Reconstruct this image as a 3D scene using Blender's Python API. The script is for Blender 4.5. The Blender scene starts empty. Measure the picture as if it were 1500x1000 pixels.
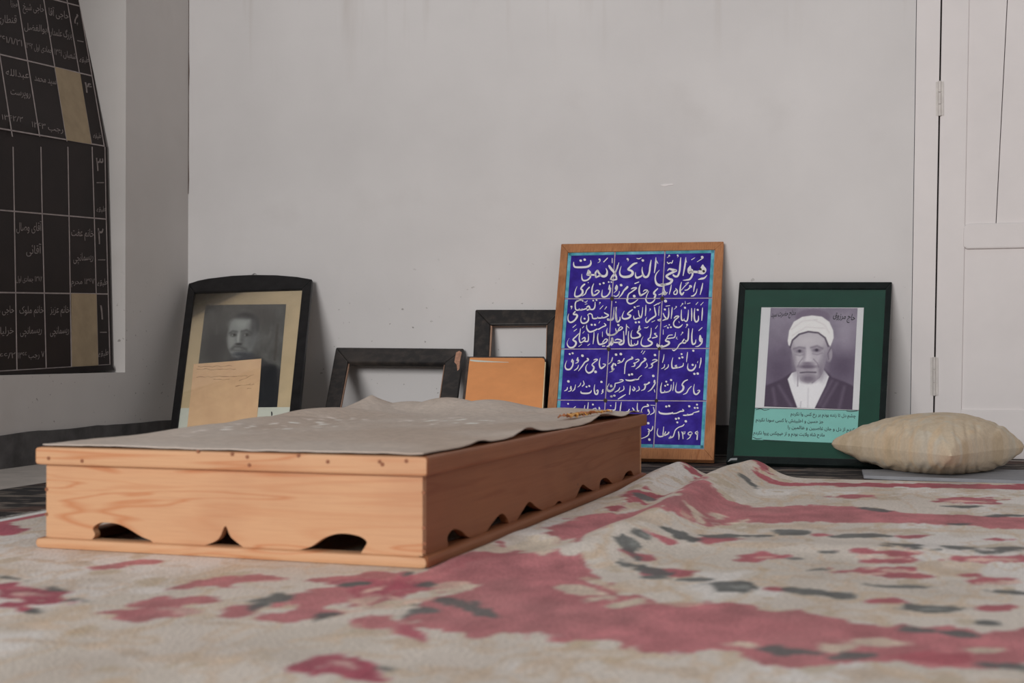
import bpy, bmesh, math, random
import numpy as np
from mathutils import Vector, Matrix, noise as mnoise

random.seed(7)
rng = np.random.default_rng(7)
SC = bpy.context.scene
COL = SC.collection

# ------------------------------------------------------------------ camera
# room axes: X along the back wall (left corner = 0), Y into the back wall (wall = 0), Z up
CAM = Vector((3.28, -5.995, 0.45))
FPX = 1950.0
YAW = math.radians(15.0)
PITCH = math.atan(18.0 / FPX)
cd = bpy.data.cameras.new('camera')
cam = bpy.data.objects.new('camera', cd)
COL.objects.link(cam)
cam.location = CAM
cam.rotation_euler = (math.pi / 2 + PITCH, 0, YAW)
cd.sensor_width = 36.0
cd.lens = FPX / 1500 * 36
cd.clip_start = 0.05
cd.dof.use_dof = True
cd.dof.focus_distance = 5.55
cd.dof.aperture_fstop = 4.2
SC.camera = cam

# ------------------------------------------------------------------ light
w = bpy.data.worlds.new('world'); SC.world = w
w.use_nodes = True
w.node_tree.nodes['Background'].inputs[0].default_value = (0.94, 0.97, 1.0, 1)
w.node_tree.nodes['Background'].inputs[1].default_value = 0.25

def area(name, loc, target, sx, sy, energy, color):
    l = bpy.data.lights.new(name, 'AREA'); l.shape = 'RECTANGLE'
    l.size = sx; l.size_y = sy; l.energy = energy; l.color = color
    o = bpy.data.objects.new(name, l); COL.objects.link(o)
    o.location = loc
    o.rotation_euler = (Vector(target) - Vector(loc)).to_track_quat('-Z', 'Y').to_euler()
    return o
# daylight through the doorway behind the photographer
area('doorway_daylight', (0.9, -13.5, 3.3), (2.4, 0, 0.3), 4.2, 3.2, 820, (1.0, 0.985, 0.97))

SC.view_settings.view_transform = 'Standard'
SC.view_settings.look = 'None'
SC.view_settings.exposure = 0.10
SC.view_settings.gamma = 1.0
SC.view_settings.use_curve_mapping = False

# ------------------------------------------------------------------ pixel helpers (1500x1000 frame)
R3 = cam.rotation_euler.to_matrix()
RIGHT, UP, FWD = R3.col[0].copy(), R3.col[1].copy(), -R3.col[2].copy()

def ray(px, py):
    return FWD + RIGHT * ((px - 750) / FPX) + UP * ((500 - py) / FPX)

def on_plane(px, py, P, n):
    d = ray(px, py)
    t = (Vector(P) - CAM).dot(n) / d.dot(n)
    return CAM + d * t
def on_floor(px, py, z=0.0): return on_plane(px, py, (0, 0, z), Vector((0, 0, 1)))
def on_back(px, py, y=0.0): return on_plane(px, py, (0, y, 0), Vector((0, 1, 0)))
def on_left(px, py, x=0.0): return on_plane(px, py, (x, 0, 0), Vector((1, 0, 0)))

class Plane:
    """a flat local frame: origin P, ex right, ey up, ez towards the viewer"""
    def __init__(s, P, ex, ey):
        s.P = Vector(P); s.ex = Vector(ex).normalized()
        ey = Vector(ey); s.ey = (ey - s.ex * ey.dot(s.ex)).normalized()
        s.ez = s.ex.cross(s.ey)
    def px(s, x, y, z=0.0):
        q = on_plane(x, y, s.P + s.ez * z, s.ez) - s.P
        return (q.dot(s.ex), q.dot(s.ey))
    def matrix(s):
        m = Matrix.Identity(4)
        for i, v in enumerate((s.ex, s.ey, s.ez, s.P)):
            for j in range(3): m[j][i] = v[j]
        return m

# ------------------------------------------------------------------ materials
def lin(c): 
    c = c / 255.0
    return c / 12.92 if c <= 0.04045 else ((c + 0.055) / 1.055) ** 2.4
K = 1.45
def C(r, g, b, k=K):
    return tuple(min(0.92, lin(v) * k) for v in (r, g, b)) + (1.0,)

class N:
    def __init__(s, name):
        s.m = bpy.data.materials.new(name); s.m.use_nodes = True
        s.t = s.m.node_tree; s.b = s.t.nodes['Principled BSDF']
        s.b.inputs['Specular IOR Level'].default_value = 0.3
    def n(s, typ, **kw):
        x = s.t.nodes.new(typ)
        for k, v in kw.items(): setattr(x, k, v)
        return x
    def l(s, a, b): s.t.links.new(a, b)
    def coord(s, scale=(1, 1, 1), kind='Object'):
        c = s.n('ShaderNodeTexCoord'); m = s.n('ShaderNodeMapping')
        m.inputs['Scale'].default_value = scale
        s.l(c.outputs[kind], m.inputs['Vector']); return m.outputs['Vector']
    def noise(s, vec, scale=5, detail=4, rough=0.6, dist=0.0):
        x = s.n('ShaderNodeTexNoise'); x.inputs['Scale'].default_value = scale
        x.inputs['Detail'].default_value = detail; x.inputs['Roughness'].default_value = rough
        x.inputs['Distortion'].default_value = dist
        s.l(vec, x.inputs['Vector']); return x.outputs['Fac']
    def ramp(s, fac, stops):
        r = s.n('ShaderNodeValToRGB'); e = r.color_ramp.elements
        while len(e) < len(stops): e.new(0.5)
        for i, (p, c) in enumerate(stops):
            e[i].position = p; e[i].color = c if len(c) == 4 else tuple(c) + (1,)
        s.l(fac, r.inputs['Fac']); return r.outputs['Color']
    def mix(s, fac, a, b, mode='MIX'):
        x = s.n('ShaderNodeMix', data_type='RGBA', blend_type=mode)
        for sock, v in ((x.inputs[0], fac), (x.inputs[6], a), (x.inputs[7], b)):
            if hasattr(v, 'is_output'): s.l(v, sock)
            else: sock.default_value = v
        return x.outputs[2]
    def bump(s, h, strength=0.3, dist=0.01):
        x = s.n('ShaderNodeBump'); x.inputs['Strength'].default_value = strength
        x.inputs['Distance'].default_value = dist
        s.l(h, x.inputs['Height']); s.l(x.outputs['Normal'], s.b.inputs['Normal'])
    def done(s, col, rough=0.7):
        if hasattr(col, 'is_output'): s.l(col, s.b.inputs['Base Color'])
        else: s.b.inputs['Base Color'].default_value = col
        s.b.inputs['Roughness'].default_value = rough
        return s.m

def varied(name, c, var=0.15, scale=8, rough=0.7, bump=0.0, stretch=(1, 1, 1), bd=0.004):
    k = N(name); v = k.coord(stretch)
    f = k.noise(v, scale, 5)
    lo = tuple(x * (1 - var) for x in c[:3]); hi = tuple(min(.95, x * (1 + var)) for x in c[:3])
    col = k.ramp(f, [(0.3, lo), (0.7, hi)])
    if bump: k.bump(k.noise(v, scale * 3, 4), bump, bd)
    return k.done(col, rough)

def spots(k, vec, scale, lo, hi, detail=2):
    return k.ramp(k.noise(vec, scale, detail, 0.5), [(lo, (0, 0, 0)), (hi, (1, 1, 1))])

M = {}
def wall_material(name, base, dirt, low, drips=False):
    k = N(name); v = k.coord()
    col = k.ramp(k.noise(v, 1.1, 5, .55), [(0.3, C(*[x - 6 for x in base])), (0.7, C(*[x + 5 for x in base]))])
    col = k.mix(spots(k, v, 2.3, .6, .95, 6), col, C(*dirt))
    # scuffs and specks in the lowest half metre
    sp = spots(k, k.coord((1, 1, 1.3)), 34, .70, .735, 2)
    sep = k.n('ShaderNodeSeparateXYZ'); k.l(k.coord(), sep.inputs[0])
    zr = k.n('ShaderNodeMapRange'); zr.inputs[1].default_value = low; zr.inputs[2].default_value = low - .35
    zr.inputs[3].default_value = 0; zr.inputs[4].default_value = .75; k.l(sep.outputs[2], zr.inputs[0])
    mm = k.n('ShaderNodeMath', operation='MULTIPLY'); k.l(sp, mm.inputs[0]); k.l(zr.outputs[0], mm.inputs[1])
    col = k.mix(mm.outputs[0], col, C(110, 104, 100))
    if drips:   # water stains running down from above
        dr = spots(k, k.coord((7, 7, .55)), 1.4, .56, .72, 3)
        zr2 = k.n('ShaderNodeMapRange'); zr2.inputs[1].default_value = 1.72; zr2.inputs[2].default_value = 2.1
        zr2.inputs[3].default_value = 0; zr2.inputs[4].default_value = .24; k.l(sep.outputs[2], zr2.inputs[0])
        m2 = k.n('ShaderNodeMath', operation='MULTIPLY'); k.l(dr, m2.inputs[0]); k.l(zr2.outputs[0], m2.inputs[1])
        col = k.mix(m2.outputs[0], col, C(140, 128, 118))
    k.bump(k.noise(v, 60, 5), .12, .004)
    return k.done(col, .85)
M['wall'] = wall_material('white_plaster', (181, 178, 177), (170, 166, 164), .95, True)
M['wall_l'] = wall_material('grey_white_plaster', (172, 168, 165), (160, 154, 149), .85)
M['plinth'] = varied('dark_cement', C(72, 70, 70), .35, 9, .9, .4)
M['floor'] = varied('dusty_concrete', C(150, 143, 137), .18, 6, .9, .3)
M['door'] = varied('white_door_paint', C(188, 183, 182), .04, 3, .5, .06)
M['dark'] = N('dark_gap').done(C(18, 16, 15), .95)
M['hinge'] = varied('painted_hinge', C(172, 167, 163), .1, 30, .45)
M['black'] = varied('black_lacquer', C(20, 19, 20), .5, 20, .42)
M['greenblack'] = varied('dark_green_black_gloss', C(14, 20, 19), .4, 14, .22)
M['steel'] = N('bare_steel'); M['steel'].b.inputs['Metallic'].default_value = .9
M['steel'] = M['steel'].done((.6, .6, .6, 1), .35)

def wood(name, light, mid, dark, along=(1, 1, 1), rough=.55, ring=7.0, grime=.35):
    k = N(name)
    v = k.coord(along)
    big = k.noise(v, 1.6, 3, .5, .6)
    mm = k.n('ShaderNodeMath', operation='MULTIPLY'); mm.inputs[1].default_value = ring; k.l(big, mm.inputs[0])
    fr = k.n('ShaderNodeMath', operation='PINGPONG'); fr.inputs[1].default_value = 1.0; k.l(mm.outputs[0], fr.inputs[0])
    c = k.ramp(fr.outputs[0], [(0.0, mid), (.22, light), (.7, light), (1.0, tuple(.6 * a + .4 * b for a, b in zip(light, mid)))])
    fine = k.noise(k.coord(tuple(a * a * 2.2 for a in along)), 11, 6, .62)
    c = k.mix(k.ramp(fine, [(.45, (0, 0, 0)), (.75, (.6, .6, .6))]), c, dark)
    gr = spots(k, k.coord(), 3.5, .52, .75, 5)
    g2 = k.n('ShaderNodeMath', operation='MULTIPLY'); g2.inputs[1].default_value = grime; k.l(gr, g2.inputs[0])
    c = k.mix(g2.outputs[0], c, dark)
    kn = spots(k, k.coord((1.0, 1.0, 1.6)), 11, .80, .84, 1)
    c = k.mix(kn, c, C(70, 52, 45))
    k.bump(fine, .12, .002)
    return k.done(c, rough)
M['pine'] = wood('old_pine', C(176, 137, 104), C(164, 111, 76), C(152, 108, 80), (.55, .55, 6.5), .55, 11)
M['pine_shaded'] = wood('old_pine_shaded', C(138, 88, 58), C(126, 74, 46), C(108, 64, 42), (5, .4, 6), .5)  # darker copy of the pine: shade on the box sides is put into its colour
M['pine_dark'] = wood('pine_inside', C(150, 105, 75), C(130, 90, 60), C(100, 70, 50), (1, 1, 1), .7)
M['frame_oak'] = wood('brown_frame_wood', C(156, 106, 70), C(142, 90, 55), C(100, 62, 42), (3, 1, 3), .6, 7, .7)
M['nail'] = N('rusty_nail').done(C(120, 78, 56), .7)

def attr_mat(name, rough=.8, nscale=60, var=.18, bump=.3, bd=.004, vec=(1, 1, 1), sheen=0):
    k = N(name)
    a = k.n('ShaderNodeAttribute'); a.attribute_name = 'Col'
    f = k.noise(k.coord(vec), nscale, 4)
    g = k.ramp(f, [(.25, (1 - var,) * 3), (.75, (1 + var * .6,) * 3)])
    col = k.mix(1.0, a.outputs['Color'], g, 'MULTIPLY')
    if bump: k.bump(f, bump, bd)
    if sheen: k.b.inputs['Sheen Weight'].default_value = sheen
    return k.done(col, rough)
M['carpet'] = attr_mat('woven_carpet_pattern', .95, 130, .26, .6, .006)
M['print'] = attr_mat('photo_print', .5, 200, .05, 0)
M['felt'] = attr_mat('dusty_felt', .95, 45, .16, .5, .005)

# ------------------------------------------------------------------ mesh helpers
def link(o, parent=None):
    COL.objects.link(o)
    if parent is not None: o.parent = parent
    return o
def mobj(name, verts, faces, mat, parent=None, smooth=False):
    me = bpy.data.meshes.new(name)
    me.from_pydata([tuple(v) for v in verts], [], [tuple(f) for f in faces])
    me.materials.append(mat)
    if smooth: me.polygons.foreach_set('use_smooth', [True] * len(me.polygons))
    me.update()
    return link(bpy.data.objects.new(name, me), parent)
def bobj(name, bm, mat, parent=None, smooth=False):
    bmesh.ops.recalc_face_normals(bm, faces=bm.faces[:])
    me = bpy.data.meshes.new(name); bm.to_mesh(me); bm.free()
    me.materials.append(mat)
    if smooth: me.polygons.foreach_set('use_smooth', [True] * len(me.polygons))
    return link(bpy.data.objects.new(name, me), parent)
def prism_bm(poly, z0, z1, bevel=0.0, bm=None, fn=None):
    """extrude a 2-D outline from z0 to z1; fn maps (a, b, z) to a point"""
    fn = fn or (lambda a, b, z: (a, b, z))
    own = bm is None
    bm = bm or bmesh.new()
    lo = [bm.verts.new(fn(a, b, z0)) for a, b in poly]
    hi = [bm.verts.new(fn(a, b, z1)) for a, b in poly]
    n = len(poly)
    fs = [bm.faces.new(lo[::-1]), bm.faces.new(hi)]
    for i in range(n):
        fs.append(bm.faces.new((lo[i], lo[(i + 1) % n], hi[(i + 1) % n], hi[i])))
    if bevel:
        es = list({e for f in fs for e in f.edges})
        bmesh.ops.bevel(bm, geom=es, offset=bevel, segments=2, affect='EDGES', profile=.6)
    return bm
def prism(name, poly, z0, z1, mat, parent=None, bevel=0.0, fn=None):
    return bobj(name, prism_bm(poly, z0, z1, bevel, None, fn), mat, parent)
def box(name, x0, x1, y0, y1, z0, z1, mat, parent=None, bevel=0.0):
    return prism(name, [(x0, y0), (x1, y0), (x1, y1), (x0, y1)], z0, z1, mat, parent, bevel)
def empty(name, matrix, label, cat, group=None):
    o = bpy.data.objects.new(name, None); COL.objects.link(o)
    o.empty_display_size = .1; o.matrix_world = matrix
    return tag(o, label, cat, group)
def tag(o, label, cat, group=None):
    o['label'] = label; o['category'] = cat
    if group: o['group'] = group
    return o
def struct(o): o['kind'] = 'structure'; return o
def catmull(P, n=6, closed=False):
    P = [np.array(p, float) for p in P]
    if len(P) < 3: 
        return [P[0] + (P[-1] - P[0]) * t for t in np.linspace(0, 1, n + 1)]
    Q = [2 * P[0] - P[1]] + P + [2 * P[-1] - P[-2]]
    out = []
    for i in range(1, len(Q) - 2):
        for t in np.linspace(0, 1, n, endpoint=False):
            a, b, c, d = Q[i - 1:i + 3]
            out.append(.5 * (2 * b + (c - a) * t + (2 * a - 5 * b + 4 * c - d) * t * t + (3 * b - a - 3 * c + d) * t ** 3))
    out.append(P[-1]); return out

def ribbons(strokes, to2, wscale, z, n=5):
    """pen strokes (x, y, width) -> flat calligraphic ribbons with rounded ends; to2 maps (x, y) to plane coordinates"""
    V, F = [], []
    for st in strokes:
        if len(st) == 1:
            x, y, r = st[0]; k = 10; b = len(V)
            for i in range(k):
                a = 2 * math.pi * i / k
                rr = r * wscale * .5 * (1.12 if i % 5 == 0 else .95)
                V.append(to2(x + rr * math.cos(a + .6), y + rr * math.sin(a + .6)) + (z,))
            F.append(tuple(range(b, b + k))); continue
        pts = catmull(st, n)
        L, Rr = [], []
        for i, p in enumerate(pts):
            q = pts[min(i + 1, len(pts) - 1)] - pts[max(i - 1, 0)]
            d = math.hypot(q[0], q[1]) or 1.0
            nx, ny = -q[1] / d, q[0] / d
            h = max(p[2], .3) * .5 * wscale
            L.append((p[0] + nx * h, p[1] + ny * h)); Rr.append((p[0] - nx * h, p[1] - ny * h))
        def cap(p, q, w):
            d = math.hypot(p[0] - q[0], p[1] - q[1]) or 1.0
            return (p[0] + (p[0] - q[0]) / d * w * .4, p[1] + (p[1] - q[1]) / d * w * .4)
        c0 = cap(pts[0], pts[1], pts[0][2]); c1 = cap(pts[-1], pts[-2], pts[-1][2])
        b = len(V)
        for a, c in zip(L, Rr): V.append(to2(*a) + (z,)); V.append(to2(*c) + (z,))
        for i in range(len(L) - 1):
            F.append((b + 2 * i, b + 2 * i + 1, b + 2 * i + 3, b + 2 * i + 2))
        e = len(V); V.append(to2(*c0) + (z,)); V.append(to2(*c1) + (z,))
        F.append((e, b + 1, b)); m = b + 2 * (len(L) - 1); F.append((e + 1, m, m + 1))
    return V, F

# ---- Persian text: joined letter forms from the built-in font, as flat meshes
_F = {}
def _forms():
    def four(ch, c): _F[ch] = (c, c + 1, c + 2, c + 3)
    def two(ch, c): _F[ch] = (c, c + 1, None, None)
    for ch, c in zip('بتثجحخ', (0xFE8F, 0xFE95, 0xFE99, 0xFE9D, 0xFEA1, 0xFEA5)): four(ch, c)
    for ch, c in zip('سشصضطظعغفق', range(0xFEB1, 0xFED6, 4)): four(ch, c)
    for ch, c in zip('لمنه', (0xFEDD, 0xFEE1, 0xFEE5, 0xFEE9)): four(ch, c)
    for ch, c in zip('پچکگیئ', (0xFB56, 0xFB7A, 0xFB8E, 0xFB92, 0xFBFC, 0xFE89)): four(ch, c)
    for ch, c in zip('اآدذرزوژ', (0xFE8D, 0xFE81, 0xFEA9, 0xFEAB, 0xFEAD, 0xFEAF, 0xFEED, 0xFB8A)): two(ch, c)
_forms()
def shape(s):
    out = []
    for wd in s.split(' '):
        if wd and all(ch in '۰۱۲۳۴۵۶۷۸۹/' for ch in wd):
            out.append(wd[::-1]); continue
        g = ''
        prev = False; i = 0
        while i < len(wd):
            ch = wd[i]
            if ch not in _F: g += ch; prev = False; i += 1; continue
            if ch == 'ل' and i + 1 < len(wd) and wd[i + 1] == 'ا':
                g += chr(0xFEFC if prev else 0xFEFB); prev = False; i += 2; continue
            f = _F[ch]; nxt = i + 1 < len(wd) and wd[i + 1] in _F and f[2] is not None
            g += chr(f[3] if prev and nxt else f[1] if prev else f[2] if nxt else f[0])
            prev = f[2] is not None; i += 1
        out.append(g)
    return ' '.join(out)[::-1]
_tc = bpy.data.curves.new('text_tmp', 'FONT'); _tc.resolution_u = 2
_to = bpy.data.objects.new('text_tmp', _tc); COL.objects.link(_to)
def text_mesh(s, bold=0.0):
    _tc.body = shape(s); _tc.offset = bold
    bpy.context.view_layer.update()
    ev = _to.evaluated_get(bpy.context.evaluated_depsgraph_get())
    me = ev.to_mesh()
    V = [tuple(v.co) for v in me.vertices]; F = [tuple(p.vertices) for p in me.polygons]
    ev.to_mesh_clear()
    return V, F
def text_between(s, A, B, height, to2, z, bold=0.0, slant=0.0):
    """lay text from left end A to right end B (picture coordinates), letters `height` tall"""
    V, F = text_mesh(s, bold)
    if not V: return [], []
    xs = [v[0] for v in V]; x0, x1 = min(xs), max(xs)
    ax = np.array(A, float); bx = np.array(B, float)
    d = (bx - ax) / (x1 - x0)
    up = np.array((0, -1.0)) * height
    out = []
    for v in V:
        p = ax + d * (v[0] - x0) + up * v[1] + np.array((slant * height * v[1], 0))
        out.append(to2(p[0], p[1]) + (z,))
    return out, F
def joined(name, chunks, mat, parent):
    V, F = [], []
    for v, f in chunks:
        b = len(V); V += v; F += [tuple(i + b for i in q) for q in f]
    return mobj(name, V, F, mat, parent)

# ---- painting of flat prints (colour per vertex of a fine grid)
def vnoise(x, y, seed=0):
    r = np.random.default_rng(seed).random((64, 64))
    xi = np.floor(x).astype(int); yi = np.floor(y).astype(int)
    fx = x - xi; fy = y - yi
    fx = fx * fx * (3 - 2 * fx); fy = fy * fy * (3 - 2 * fy)
    g = lambda a, b: r[a % 64, b % 64]
    return (g(xi, yi) * (1 - fx) + g(xi + 1, yi) * fx) * (1 - fy) + (g(xi, yi + 1) * (1 - fx) + g(xi + 1, yi + 1) * fx) * fy
def fbm(x, y, seed=0, o=3):
    return sum(vnoise(x * 2 ** i, y * 2 ** i, seed + i) / 2 ** (i + 1) for i in range(o))
class Paint:
    def __init__(s, x, y, base):
        s.x, s.y = x, y
        s.c = np.empty((len(x), 3)); s.c[:] = base
    def mixc(s, m, col): s.c += m[:, None] * (np.array(col, float) - s.c)
    def ell(s, cx, cy, rx, ry, col, soft=.25, ang=0, a=1.0):
        t = math.radians(ang); dx, dy = s.x - cx, s.y - cy
        u = (dx * math.cos(t) + dy * math.sin(t)) / rx; v = (-dx * math.sin(t) + dy * math.cos(t)) / ry
        s.mixc(a * np.clip((1 + soft - np.hypot(u, v)) / (2 * soft), 0, 1), col)
    def poly(s, P, col, soft=4, a=1.0):
        s.mixc(a * np.clip(.5 - sdpoly(s.x, s.y, P) / (2 * soft), 0, 1), col)
    def line(s, P, wd, col, soft=4, a=1.0):
        d = np.full(len(s.x), 1e9)
        for (x0, y0), (x1, y1) in zip(P[:-1], P[1:]):
            dx, dy = x1 - x0, y1 - y0
            t = np.clip(((s.x - x0) * dx + (s.y - y0) * dy) / (dx * dx + dy * dy), 0, 1)
            d = np.minimum(d, np.hypot(s.x - x0 - t * dx, s.y - y0 - t * dy))
        s.mixc(a * np.clip(.5 - (d - wd / 2) / (2 * soft), 0, 1), col)
def sdpoly(x, y, P):
    P = np.array(P, float); d = np.full(len(x), 1e18); ins = np.zeros(len(x), bool)
    for (x0, y0), (x1, y1) in zip(P, np.roll(P, -1, 0)):
        ex, ey = x1 - x0, y1 - y0
        t = np.clip(((x - x0) * ex + (y - y0) * ey) / (ex * ex + ey * ey + 1e-12), 0, 1)
        d = np.minimum(d, (x - x0 - t * ex) ** 2 + (y - y0 - t * ey) ** 2)
        if y0 != y1:
            ins ^= ((y0 > y) != (y1 > y)) & (x < ex * (y - y0) / (y1 - y0) + x0)
    d = np.sqrt(d); d[ins] *= -1
    return d
def lin_arr(c, k=K):
    c = np.clip(c / 255.0, 0, 1)
    return np.minimum(.92, np.where(c <= .04045, c / 12.92, ((c + .055) / 1.055) ** 2.4) * k)
def set_col(me, rgb255, k=K):
    a = me.color_attributes.new('Col', 'FLOAT_COLOR', 'POINT')
    buf = np.ones((len(me.vertices), 4), np.float32); buf[:, :3] = lin_arr(rgb255, k)
    a.data.foreach_set('color', buf.ravel())
def grid_faces(nx, ny):
    i = np.arange(nx * ny).reshape(ny, nx)
    return np.stack([i[:-1, :-1], i[:-1, 1:], i[1:, 1:], i[1:, :-1]], -1).reshape(-1, 4)
def np_mesh(name, V, F, mat, parent=None, smooth=True):
    me = bpy.data.meshes.new(name)
    V = np.asarray(V, np.float32); F = np.asarray(F, np.int32)
    me.vertices.add(len(V)); me.vertices.foreach_set('co', V.ravel())
    me.loops.add(F.size); me.loops.foreach_set('vertex_index', F.ravel())
    me.polygons.add(len(F)); me.polygons.foreach_set('loop_start', np.arange(len(F), dtype=np.int32) * 4)
    me.polygons.foreach_set('loop_total', np.full(len(F), 4, np.int32))
    me.update(calc_edges=True); me.validate()
    me.polygons.foreach_set('use_smooth', np.full(len(F), smooth))
    me.materials.append(mat)
    return link(bpy.data.objects.new(name, me), parent)
def print_grid(name, corners_crop, crop, plane, z, painter, nx, ny, parent):
    """a flat printed picture; corners TL TR BR BL in the coordinates the picture was sketched in"""
    cx, cy, sc = crop
    u, v = np.meshgrid(np.linspace(0, 1, nx), np.linspace(0, 1, ny))
    u, v = u.ravel(), v.ravel()
    TL, TR, BR, BL = [np.array(c, float) for c in corners_crop]
    xy = (TL * ((1 - u) * (1 - v))[:, None] + TR * (u * (1 - v))[:, None] + BR * (u * v)[:, None] + BL * ((1 - u) * v)[:, None])
    # picture corners on the plane, then bilinear, so the print is an ordinary flat sheet
    q = [np.array(plane.px(cx + c[0] / sc, cy + c[1] / sc, z)) for c in (TL, TR, BR, BL)]
    loc = q[0] * ((1 - u) * (1 - v))[:, None] + q[1] * (u * (1 - v))[:, None] + q[2] * (u * v)[:, None] + q[3] * ((1 - u) * v)[:, None]
    V = np.column_stack([loc, np.full(len(u), z)])
    F = grid_faces(nx, ny)[:, ::-1]
    o = np_mesh(name, V, F, M['print'], parent, False)
    set_col(o.data, painter(xy[:, 0], xy[:, 1]))
    return o

RUG_Z, CARPET_Z = .004, .0075
# ================================================================== setting
def line_at(p0, p1, plane_fn, axis):
    """a straight edge seen at two picture points -> function height -> coordinate along the wall"""
    A, B = plane_fn(*p0), plane_fn(*p1)
    return lambda z: A[axis] + (B[axis] - A[axis]) * (z - A[2]) / (B[2] - A[2])

bk = lambda a, b, z: (a, z, b)
lf = lambda a, b, z: (z, a, b)
L1 = line_at((1342, 0), (1333, 600), on_back, 0)      # plaster meets door frame
L2 = line_at((1379, 0), (1368, 600), on_back, 0)      # frame meets door leaf
L3 = line_at((1420, 0), (1408.5, 600), on_back, 0)    # stile meets panels
L4 = line_at((1476, 0), (1459.5, 322), on_back, 0)    # crack between the two upper boards
DTOP = 2.42; DR = 4.78
PL_H = 0.132

bm = prism_bm([(0, 0), (L1(0), 0), (L1(DTOP), DTOP), (DR, DTOP), (DR, 0), (6.9, 0), (6.9, 3.2), (0, 3.2)], 0, .16, 0, None, bk)
wall_back = struct(bobj('wall_back', bm, M['wall']))

# hairline crack down the corner of the two walls
cr = [(276, -60), (274.6, 0), (275.2, 40), (274.4, 75), (276.2, 104), (274.8, 140), (275.6, 190), (274.7, 230), (276, 262), (275.3, 284)]
V, F = [], []
for i, (x, y) in enumerate(cr):
    p = on_back(x, y, -.002); wd = (.0045, .0035, .003, .004, .0045, .003, .004, .0022, .003, .001)[i]
    V += [(max(.0006, p.x - wd), -.0015, p.z), (max(.003, p.x + wd), -.0015, p.z)]
    if i: F.append((2 * i - 2, 2 * i - 1, 2 * i + 1, 2 * i))
mobj('corner_crack', V, F, varied('crack_brown', C(70, 55, 48), .3, 40, .9), wall_back)
# a flake of bare plaster on the wall
p = on_back(977, 271, -.001)
fl = [(-.03, .002), (-.012, .006), (.006, .005), (.024, .007), (.03, .0), (.008, -.002), (-.012, -.006), (-.022, -.003)]
prism('plaster_flake', [(p.x + a, p.z + b) for a, b in fl], -.0025, .0, M['door'], wall_back, 0, bk)

yJ = on_left(184, 270).y
SILL = .365
NT = 2.75
bm = bmesh.new()
for poly in ([(-6.9, 0), (0, 0), (0, SILL), (-6.9, SILL)], [(yJ, SILL), (0, SILL), (0, 3.2), (yJ, 3.2)],
             [(-2.7, NT), (yJ, NT), (yJ, 3.2), (-2.7, 3.2)], [(-6.9, SILL), (-2.7, SILL), (-2.7, 3.2), (-6.9, 3.2)]):
    prism_bm(poly, -.36, 0, 0, bm, lf)
prism_bm([(-2.7, SILL), (yJ, SILL), (yJ, NT), (-2.7, NT)], -.40, -.36, 0, bm, lf)
wall_left = struct(bobj('wall_left', bm, M['wall_l']))

struct(box('wall_right', 6.4, 6.56, -9.5, .16, 0, 3.2, M['wall']))
floor = struct(box('floor', -.4, 6.9, -9.5, .16, -.1, 0, M['floor']))

# cement skirting with a worn, wavy upper edge
def skirting(name, a0, a1, fn, out):
    n = 90; top = []
    for i in range(n + 1):
        a = a0 + (a1 - a0) * i / n
        h = PL_H + .012 * (vnoise(np.array([a * 6.0]), np.array([.5]), 3)[0] - .5) + .006 * (vnoise(np.array([a * 25.0]), np.array([.5]), 4)[0] - .5)
        top.append((a, h))
    poly = [(a0, 0), (a1, 0)] + top[::-1]
    o = prism(name, poly, 0, out, M['plinth'], None, 0, fn)
    return struct(o)
skirting('baseboard_left', -6.5, -.012, lf, .012)
skirting('baseboard_back', .012, L1(0) - .01, bk, -.012)

# ---- white panelled door
door = bpy.data.objects.new('door_1', None); COL.objects.link(door); struct(door)
door.location = (L2(0), 0, 0)
DX = L2(0)
dfn = lambda a, b, z: (a - DX, z, b)
def dpr(name, poly, y0, y1, mat, bevel=.002, parent=door): return prism(name, poly, y0, y1, mat, parent, bevel, dfn)
def zb(py, px=1450): return on_back(px, py).z
zr0, zr1 = zb(364), zb(327)      # middle rail
zl = zb(600)                     # top of the bottom rail
DT = 2.36
dpr('backing', [(L1(0) + .005, 0), (DR - .005, 0), (DR - .005, DTOP - .005), (L1(DTOP) + .005, DTOP - .005)], .07, .12, M['dark'], 0)
g = .003
dpr('door_frame', [(L1(0) + g, 0), (L2(0) - .003, 0), (L2(DTOP) - .003, DTOP), (L1(DTOP) + g, DTOP)], -.004, .07, M['door'])
RS = DR - .16
dpr('door_frame', [(RS + .05, 0), (DR - g, 0), (DR - g, DTOP), (RS + .05, DTOP)], -.004, .07, M['door'])
dpr('door_frame', [(L2(DT) + .002, DT + .006), (RS + .048, DT + .006), (RS + .048, DTOP), (L2(DTOP) + .002, DTOP)], -.004, .07, M['door'])
dpr('stile', [(L2(.03) + .0035, .03), (L3(.03), .03), (L3(DT), DT), (L2(DT) + .0035, DT)], 0, .045, M['door'], .004)
dpr('stile', [(RS - .07, .03), (RS + .045, .03), (RS + .045, DT), (RS - .07, DT)], 0, .045, M['door'], .004)
e = .012
dpr('middle_rail', [(L3(zr0) - .006, zr0 + e), (L3(zr0) + .008, zr0), (RS - .065, zr0), (RS - .065, zr1), (L3(zr1) + .008, zr1), (L3(zr1) - .006, zr1 - e)], -.006, .045, M['door'], .007)
dpr('bottom_rail', [(L3(.03) - .002, .004), (RS - .068, .004), (RS - .068, zl), (L3(zl) - .002, zl)], .002, .045, M['door'], .004)
dpr('top_rail', [(L3(2.2) - .002, 2.22), (RS - .068, 2.22), (RS - .068, DT), (L3(DT) - .002, DT)], .002, .045, M['door'], .004)
dpr('lower_panel', [(L3(zl) - .001, zl - .01), (RS - .069, zl - .01), (RS - .069, zr0 + .01), (L3(zr0) - .001, zr0 + .01)], .010, .04, M['door'], 0)
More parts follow.
